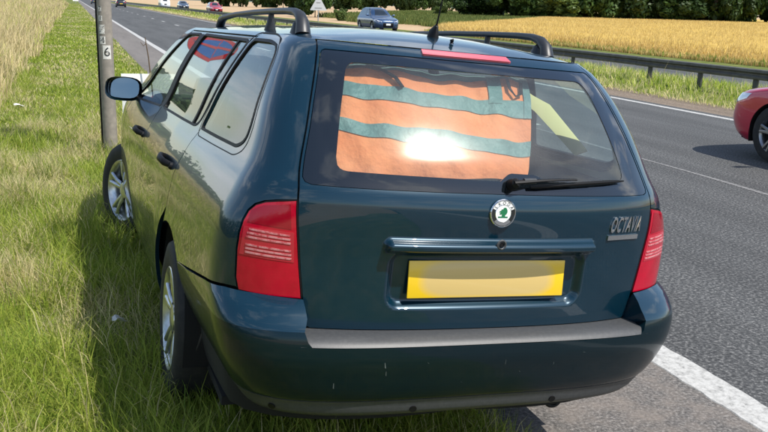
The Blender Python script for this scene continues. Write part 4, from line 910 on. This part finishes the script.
# ------------------------------------------------------------------ other vehicles
def wheel_simple(parent, loc, side, r=.315, spokes=5, mt=None, detail=True):
    w = empty('wheel', parent=parent); w.location = loc; w.rotation_euler = (0, 0, 0 if side < 0 else math.pi)
    mb = MB(); mb.lathe([(.09, r*.66), (.10, r*.8), (.09, r*.95), (.0, r), (-.09, r*.95), (-.10, r*.8), (-.092, r*.66)], 32 if detail else 14); mb.build('tyre', M_TYRE, w, auto=50)
    mb = MB(); mb.lathe([(-.092, r*.66), (-.094, r*.70), (-.07, r*.62), (-.02, r*.60)], 32 if detail else 14); rim = mb.build('rim', mt or M_SILVER, w, auto=50)
    mb = MB(); mb.lathe([(-.02, .001), (-.02, r*.64)], 20); mb.build('wheel_backing', M_LINER, w)
    for k in range(spokes):
        a = 2*math.pi*k/spokes+.2
        for da in ((-.16, .16) if detail else (0,)):
            mb = MB(); mb.tube([(-.075, .03*math.cos(a), .03*math.sin(a)), (-.088, r*.66*math.cos(a+da), r*.66*math.sin(a+da))], [.022, .017], 6, flat=(1, .6), up=(1, 0, 0)); mb.build('spoke', mt or M_SILVER, rim)
    mb = MB(); mb.lathe([(-.05, .05), (-.085, .045), (-.09, .001)], 16); mb.build('hub_cap', mt or M_SILVER, rim)
M_DGLASS = mat('dark_tinted_glass', (.010, .014, .016), .04, coat=1)
M_WLENS = mat('clear_lens', (.75, .77, .80), .1, .2, 1)
M_YPLATE = mat('plain_yellow_plate', (.75, .50, .03), .4)
M_DWHEEL = mat('dark_two_tone_alloy', (.30, .30, .31), .3, .9)
def road_car(name, label, loc, rz, paint, group=None, h=.07, detail=False, van=False, hgt=1.45, cat='car', wb=2.62, wr=.315, nose=0.0):
    c = empty(name, loc, rz); tag(c, label, cat, group)
    k = hgt/1.45; wb = wb if not van else 3.2
    if van:
        W_ = spl([.2, .5, .9, 1.2, 1.8, 2.2, 2.3], [.92, .96, .97, .96, .92, .86, .72]); R_ = spl([.2, .5, 2.2, 2.3], [-.95, -1.0, -.98, -.9]); F_ = spl([.2, .5, .9, 1.05, 1.15, 2.1, 2.3], [4.1, 4.2, 4.15, 3.95, 3.75, 2.9, 2.6]); top = 2.29; A_ = spl([.2, 2.3], [.25, .25]); Af_ = spl([.2, 1.1, 2.3], [.6, .5, .5]); zb = 1.20; zt = 1.95
    else:
        W_ = spl([.18, .3, .5, .7, .85, .95, 1.2, 1.36*k, 1.42*k, 1.45*k], [.80, .85, .875, .87, .84, .78, .68, .58, .52, .40]); R_ = spl([.18, .4, .6, .9, 1.0, 1.35*k, 1.45*k], [-.72, -.80, -.80, -.76, -.72, -.42, -.2])
        F_ = spl([.18, .28, .45, .62, .72, .79, .86, .92, .97, 1.36*k, 1.45*k], [3.30, 3.42, 3.47, 3.45, 3.38, 3.22, 2.80, 2.42, 2.22, 1.42, 1.05]); top = 1.445*k; A_ = spl([.18, 1.5], [.42, .32]); Af_ = spl([.18, .7, .8, .9, 1.5], [.66, .62, .55, .38, .34]); zb = .985; zt = 1.36*k
    s = Surf(W_, R_, F_, A_, Af_, n=3.4, nf=2.9); s.Q3 = 5.4
    ar = wr+.045; z0 = .2
    def hole(cy): return s.poly([('y', cy+ar*math.cos(R(a)), .315+ar*math.sin(R(a))) for a in np.linspace(-17, 197, 30)]+[('y', cy-.33, z0-.0), ('y', cy+.33, z0-.0)][:0], h)
    arch = lambda cy: [('y', cy+ar*math.cos(R(a)), .315+ar*math.sin(R(a))) for a in np.linspace(198, -18, 28)]
    a_lo = z0
    out_spec = arch(0)+arch(wb)
    loop = [(1e-4, top), (1e-4, a_lo)]+[(s.qy(v, z), max(z, a_lo)) for _, v, z in out_spec]+[(s.Q3-1e-4, a_lo), (s.Q3-1e-4, top)]
    loop = fill_h(loop, h)
    for mir in (False, True):
        bp = patch('body_panel', s, loop, paint, c, h=h, lip=0, mirror=mir)
        if van: wins = [[('y', 2.45, 1.25), ('y', 3.2, 1.25), ('y', 2.75, 1.85), ('y', 2.45, 1.85)]]
        else: wins = [[('y', .92, zb+.01), ('y', .02, zb+.03), ('y', -.25, zb+.07), ('y', -.12, zt-.04), ('y', .10, zt), ('y', .90, zt)], [('y', .99, zb+.01), ('y', 1.95, zb), ('y', 1.42, zt-.08), ('y', 1.28, zt), ('y', .97, zt)]]
        for w_ in wins: patch('side_window', s, s.poly(w_, h), M_DGLASS, c, h=h, off=.004, lip=.004, mirror=mir)
        if van: hl = [('y', 3.9, .75), ('y', 3.95, .95), ('y', 4.12, .93), ('y', 4.16, .75)]; tl = [('x', .80, .8), ('x', .88, .8), ('x', .88, 1.2), ('x', .80, 1.2)]
        else: hl = [('y', 2.98, .69), ('y', 2.92, .755), ('y', 3.2, .735), ('y', 3.40, .66), ('y', 3.42, .60), ('y', 3.2, .62)]; tl = [('x', .60, .80), ('y', -.50, .80), ('y', -.45, .92), ('x', .58, .92)]
        patch('headlight', s, s.poly(hl, h), M_WLENS, c, h=h, off=.004, lip=.004, mirror=mir)
        patch('tail_light', s, s.poly(tl, h), M_RED, c, h=h, off=.004, lip=.004, mirror=mir)
        if not van:
            dm = MB(); dm.tube([( (1 if mir else -1)*.80, 1.86, .99), ((1 if mir else -1)*.93, 1.88, 1.03), ((1 if mir else -1)*1.02, 1.87, 1.03)], [.03, .065, .05], 10, flat=(.6, 1)); dm.build('door_mirror', paint, c)
    class FN:
        def pos_nrm(self, q, z, off=0.0): return s.pos_nrm(s.Q3-np.asarray(q)-1e-4, z, off)
    f_ = FN()
    if van: ws = [(.62, 1.25), (.56, 1.98), (-.56, 1.98), (-.62, 1.25)]; gr = [(.35, .55), (.35, .80), (-.35, .80), (-.35, .55)]
    else: ws = [(.80, .995), (.62, zt), (-.62, zt), (-.80, .995)]; gr = [(.42, .30), (.45, .55), (-.45, .55), (-.42, .30)]
    patch('windscreen', f_, fill_h(ws, h), M_DGLASS, c, h=h, off=.004, lip=.004, both=True)
    patch('grille', f_, fill_h(gr, h), M_BLACK, c, h=h, off=.004, lip=.004, both=True)
    rw = [(.62, 1.05), (.55, zt-.02), (-.55, zt-.02), (-.62, 1.05)] if not van else [(.35, 1.3), (.35, 1.8), (-.35, 1.8), (-.35, 1.3)]
    rw = [(s.qx(a*.85, b)*(1 if a > 0 else -1), b) for a, b in rw]; rw = [(math.copysign(abs(q_), a[0]), z_) for (q_, z_), a in zip(rw, [(1,), (1,), (-1,), (-1,)])]
    patch('rear_window', s, fill_h(rw, h), M_DGLASS, c, h=h, off=.004, lip=.004, both=True)
    patch('rear_plate', s, fill_h([(s.qx(.26, .62), .58), (s.qx(.26, .69), .69), (-s.qx(.26, .69), .69), (-s.qx(.26, .62), .58)], h), M_YPLATE, c, h=h, off=.006, lip=.004, both=True)
    patch('front_plate', f_, fill_h([(.20, .40), (.20, .51), (-.20, .51), (-.20, .40)], h), M_WHITE, c, h=h, off=.012, lip=.006, both=True)
    # roof cap
    qs = np.linspace(0, s.Q3, 40); p_, _ = s.pos_nrm(qs, np.full(40, top)); ringp = [tuple(v) for v in p_]+[(-v[0], v[1], v[2]) for v in p_[::-1]]
    cy_ = np.mean([v[1] for v in ringp]); n_ = len(ringp); V = ringp+[(v[0]*.5, cy_+(v[1]-cy_)*.5, top+.012) for v in ringp]+[(0, cy_, top+.016)]
    mk('roof', V, [(i, (i+1) % n_, n_+(i+1) % n_, n_+i) for i in range(n_)]+[(n_+i, n_+(i+1) % n_, 2*n_) for i in range(n_)], paint, c, smooth=True)
    mb = MB(); mb.box((0, wb/2, .23), (1.5, wb+1.2, .04)); mb.build('underbody', M_LINER, c)
    for cy in (0, wb):
        for sd in (-1, 1):
            wheel_simple(c, (sd*(.77 if not van else .86), cy, wr), sd, r=wr, detail=detail, mt=M_DWHEEL if detail else None)
            V = []
            for i in range(13):
                a = R(-17+214*i/12); V += [(sd*.45, cy+(ar+.01)*math.cos(a), .315+(ar+.01)*math.sin(a)), (sd*float(W_(.55))*.985, cy+(ar+.004)*math.cos(a), .315+(ar+.004)*math.sin(a))]
            mb = MB(); mb.add(V, [(2*i, 2*i+1, 2*i+3, 2*i+2) for i in range(12)]); mb.build('arch_liner', M_LINER, c)
    return c
P_RED = mat('bright_red_paint', (.52, .006, .040), .3, .1, 1.0); P_BLUE = mat('blue_paint', (.020, .055, .13), .3, .4, 1.0); P_DARK = mat('black_paint', (.014, .016, .024), .3, .3, 1.0)
P_WHITE = mat('white_paint', (.78, .79, .80), .3, 0, 1.0); P_PINK = mat('crimson_paint', (.34, .018, .035), .3, .2, 1.0); P_NAVY = mat('slate_blue_paint', (.045, .065, .10), .3, .3, 1.0)
road_car('passing_car', 'bright red car overtaking on the right, only its front corner and wheel in view', (5.64, 1.64, 0), 0, P_RED, h=.035, detail=True, wb=2.50, wr=.335)
road_car('oncoming_car', 'blue car on the opposite carriageway, seen just above the parked car roof', (16.9, 53.2, 0), math.pi, P_BLUE, h=.08, hgt=1.52)
road_car('oncoming_car', 'crimson car on the opposite carriageway behind the roof rail', (16.0, 119.5, 0), math.pi, P_PINK, h=.10)
road_car('oncoming_car', 'slate blue car between the white van and the crimson car', (16.2, 158, 0), math.pi, P_NAVY, h=.10)
road_car('oncoming_van', 'white van on the opposite carriageway near the top of the frame', (14.8, 178, 0), math.pi, P_WHITE, h=.12, van=True, cat='van')
road_car('departing_car', 'dark car driving away in the right hand lane', (5.45, 158, 0), 0, P_DARK, h=.10)
road_car('departing_car', 'dark blue car far ahead in the left hand lane beside the post', (2.2, 212, 0), 0, P_NAVY, h=.10)

# back of a triangular warning sign
tsg = empty('warning_sign', (19.4, 76, 0)); tag(tsg, 'grey back of a triangular warning sign beside the field', 'road sign')
mb = MB(); mb.tube([(0, .05, 0), (0, .05, 2.6)], .045, 10); mb.build('sign_pole', M_GREYB, tsg)
tri = round_poly([(-.85, 1.05), (.85, 1.05), (0, 2.5)], .12); flat_poly('sign_plate', tri, 0, mat('pale_grey_plate', (.50, .51, .52), .5, .3), tsg, th=.006)
for z in (1.3, 1.8): mb = MB(); mb.box((0, -.02, z), (.7 if z < 1.5 else .4, .03, .05)); mb.build('stiffener', M_GREYB, tsg)
fsg = empty('marker_sign', (-2.1, 205, 0)); tag(fsg, 'small white sign far along the verge near the top left', 'road sign')
mb = MB(); mb.box((0, 0, 1.15), (1.2, .04, 1.1)); mb.build('sign_plate', M_WHITE, fsg); mb = MB(); mb.tube([(0, .05, 0), (0, .05, 1.2)], .05, 8); mb.build('sign_pole', M_GREYB, fsg)

# ------------------------------------------------------------------ trees
M_LEAF = foliage_mat('tree_leaves', transl=.3, rough=.5); M_BARK = mat('bark', (.09, .07, .05), .9, noise=(12, (.05, .04, .03), .4, .7))
def crown_mesh(name, seed, n, leaf, cols, flat=1.0):
    g = np.random.default_rng(seed); C = []
    for i in range(26):
        d = g.normal(size=3); d /= np.linalg.norm(d); r = g.uniform(.35, .95); c = d*r*np.array([1, 1, .85]); C.append((c, g.uniform(.20, .40)*(1.15-.4*r), g.uniform(.75, 1.25)))
    V, T, K_ = [], [], []
    per = n//26; c0, c1 = np.array(cols[0]), np.array(cols[1])
    for c, r, b in C:
        d = g.normal(size=(per, 3)); d /= np.linalg.norm(d, axis=1, keepdims=True); p = c+d*r*g.uniform(.5, 1.08, (per, 1))**.5
        nrm = d+g.normal(size=(per, 3))*.6; nrm /= np.linalg.norm(nrm, axis=1, keepdims=True); a = np.cross(nrm, g.normal(size=(per, 3))); a /= np.linalg.norm(a, axis=1, keepdims=True); bb = np.cross(nrm, a)
        sz = leaf*g.uniform(.6, 1.4, (per, 1)); q_ = np.stack([p-a*sz, p-bb*sz*.6, p+a*sz, p+bb*sz*.6], 1).reshape(-1, 3)
        base = sum(len(v) for v in V); V.append(q_); T.append(base+np.arange(per*4).reshape(-1, 4)); u = g.random((per, 1)); K_.append(np.repeat((c0+(c1-c0)*u)*b, 4, 0))
    me_o = big(name, np.concatenate(V), np.concatenate(T), M_LEAF, tint=np.concatenate(K_)); me = me_o.data; bpy.data.objects.remove(me_o); return me
DK = ((.022, .048, .012), (.060, .105, .024)); MD = ((.035, .075, .016), (.085, .14, .032)); LT = ((.065, .11, .026), (.14, .19, .050))
CROWNS = [crown_mesh('crown', 10+i, 5200, .075, c) for i, c in enumerate((DK, DK, MD, MD, LT))]
mbt = MB(); mbt.tube([(0, 0, -.3), (.02, .0, .5), (-.02, .03, 1.1)], [.10, .075, .05], 8); 
for a in (0, 2.1, 4.2): mbt.tube([(0, 0, .55), (.25*math.cos(a), .25*math.sin(a), .95), (.5*math.cos(a), .5*math.sin(a), 1.3)], [.045, .032, .018], 6)
tr0 = mbt.build('trunk', M_BARK); TRUNK = tr0.data; bpy.data.objects.remove(tr0)
def tree(name, label, x, y, w, hgt, k, group=None):
    t_ = empty(name, (x, y, float(land_z(x, y))-.05 if x > 0 else 0.1), random.uniform(0, 6.28)); tag(t_, label, 'tree' if 'tree' in name else 'bush', group)
    a = bpy.data.objects.new('trunk', TRUNK); b = bpy.data.objects.new('crown', CROWNS[k])
    for o_ in (a, b): COL.objects.link(o_); o_.parent = t_
    a.scale = (hgt*.22, hgt*.22, hgt*.45); b.location = (0, 0, hgt*.42); b.scale = (w/2, w/2, hgt*.56)
ORD = 'first second third fourth fifth sixth seventh eighth ninth tenth eleventh twelfth thirteenth fourteenth fifteenth sixteenth seventeenth eighteenth nineteenth twentieth'.split()
def ordw(i): return ORD[i] if i < 20 else ('twenty-'+ORD[i-20] if i < 29 else 'thirtieth')
for i in range(28):
    t = i/27; x = 140-78*t+random.uniform(-1, 1); y = 92+34*t+random.uniform(-2, 2)+(3 if i % 2 else -3); k = (0, 3, 1, 4, 2, 0, 4, 1, 3)[i % 9]
    tree('hedgerow_tree', 'hedgerow tree behind the wheat, %s counted from the right' % ordw(i), x, y, random.uniform(8.0, 11.0), random.uniform(8, 12) if i % 3 else random.uniform(5, 7), k, 'trees behind the wheat')
for i in range(30):
    t = i/29; x = 142-104*t+random.uniform(-1, 1); y = 243+26*t+random.uniform(-4, 4); k = (0, 1, 2, 1, 0, 3)[i % 6]
    tree('woodland_tree', 'dark tree of the distant wood edge, %s counted from the right' % ordw(i), x, y, random.uniform(6.5, 9.0), random.uniform(9, 14), k, 'trees of the distant wood edge')
for i, (x, y, w, hgt, k) in enumerate(((-7.5, 150, 6, 4.6, 0), (-11.5, 146, 7, 5, 1), (-16, 142, 7, 5, 2), (-21, 138, 7, 5.5, 0), (-26, 134, 7, 5, 1))):
    tree('verge_tree', 'dark tree beyond the tall dry grass, %s counted from the road' % ordw(i), x, y, w, hgt, k, 'trees beyond the dry grass')
tree('roadside_tree', 'rounded green tree in the tan field behind the roof rail', 27, 105, 5.2, 6.5, 3)
tree('field_bush', 'small olive bush below the triangular sign', 24.8, 86, 1.9, 1.5, 4)
tree('field_bush', 'light green bush at the corner of the wheat field', 55, 128, 3.4, 3.2, 4)
def left_hedge():
    g = np.random.default_rng(5); V, T, K_ = [], [], []; nb = 0; c0, c1 = np.array(DK[0]), np.array(MD[1])
    for i in range(150):
        y0 = -20+170*i/149; cx = -13.2-.5*math.sin(y0*.07)+g.uniform(-.8, .8); r = np.array([g.uniform(.9, 1.4), g.uniform(.9, 1.4), g.uniform(.8, 1.35)]); cz = .25+r[2]*.85; per = 420
        d = g.normal(size=(per, 3)); d /= np.linalg.norm(d, axis=1, keepdims=True); p = np.array([cx, y0, cz])+d*r*g.uniform(.6, 1.08, (per, 1)); p[:, 2] = np.maximum(p[:, 2], .15)
        nn = d+g.normal(size=(per, 3))*.6; nn /= np.linalg.norm(nn, axis=1, keepdims=True); a = np.cross(nn, g.normal(size=(per, 3))); a /= np.linalg.norm(a, axis=1, keepdims=True); b = np.cross(nn, a); sz = .13*g.uniform(.6, 1.4, (per, 1))
        V.append(np.stack([p-a*sz, p-b*sz*.6, p+a*sz, p+b*sz*.6], 1).reshape(-1, 3)); T.append(nb+np.arange(per*4).reshape(-1, 4)); nb += per*4; K_.append(np.repeat((c0+(c1-c0)*g.random((per, 1)))*g.uniform(.8, 1.25), 4, 0))
    tag(big('hedge', np.concatenate(V), np.concatenate(T), M_LEAF, tint=np.concatenate(K_)), 'dark green hedge running along behind the tall dry grass', 'hedge')
left_hedge()
# white scraps lying in the grass
M_SCRAP = mat('white_scrap', (.75, .74, .70), .7)
for lab, x, y, sx in (('small white scrap lying in the shaded grass left of the rear wheel', -2.46, .62, .032), ('tiny white scrap at the foot of the tall dry grass', -3.33, 9.0, .07)):
    V = []; 
    for i in range(5):
        for j in range(4): V.append(((i-2)*sx*.5+.004*math.sin(j*2), (j-1.5)*sx*.32, .012*math.sin(i*1.3)+.008*math.cos(j*1.9)))
    o = mk('litter_scrap', V, [(i*4+j, (i+1)*4+j, (i+1)*4+j+1, i*4+j+1) for i in range(4) for j in range(3)], M_SCRAP, smooth=True)
    o.location = (x, y, float(verge_z(x, y))+.075); o.rotation_euler = (.2, .15, .5); m_ = o.modifiers.new('thickness', 'SOLIDIFY'); m_.thickness = .002; tag(o, lab, 'litter')
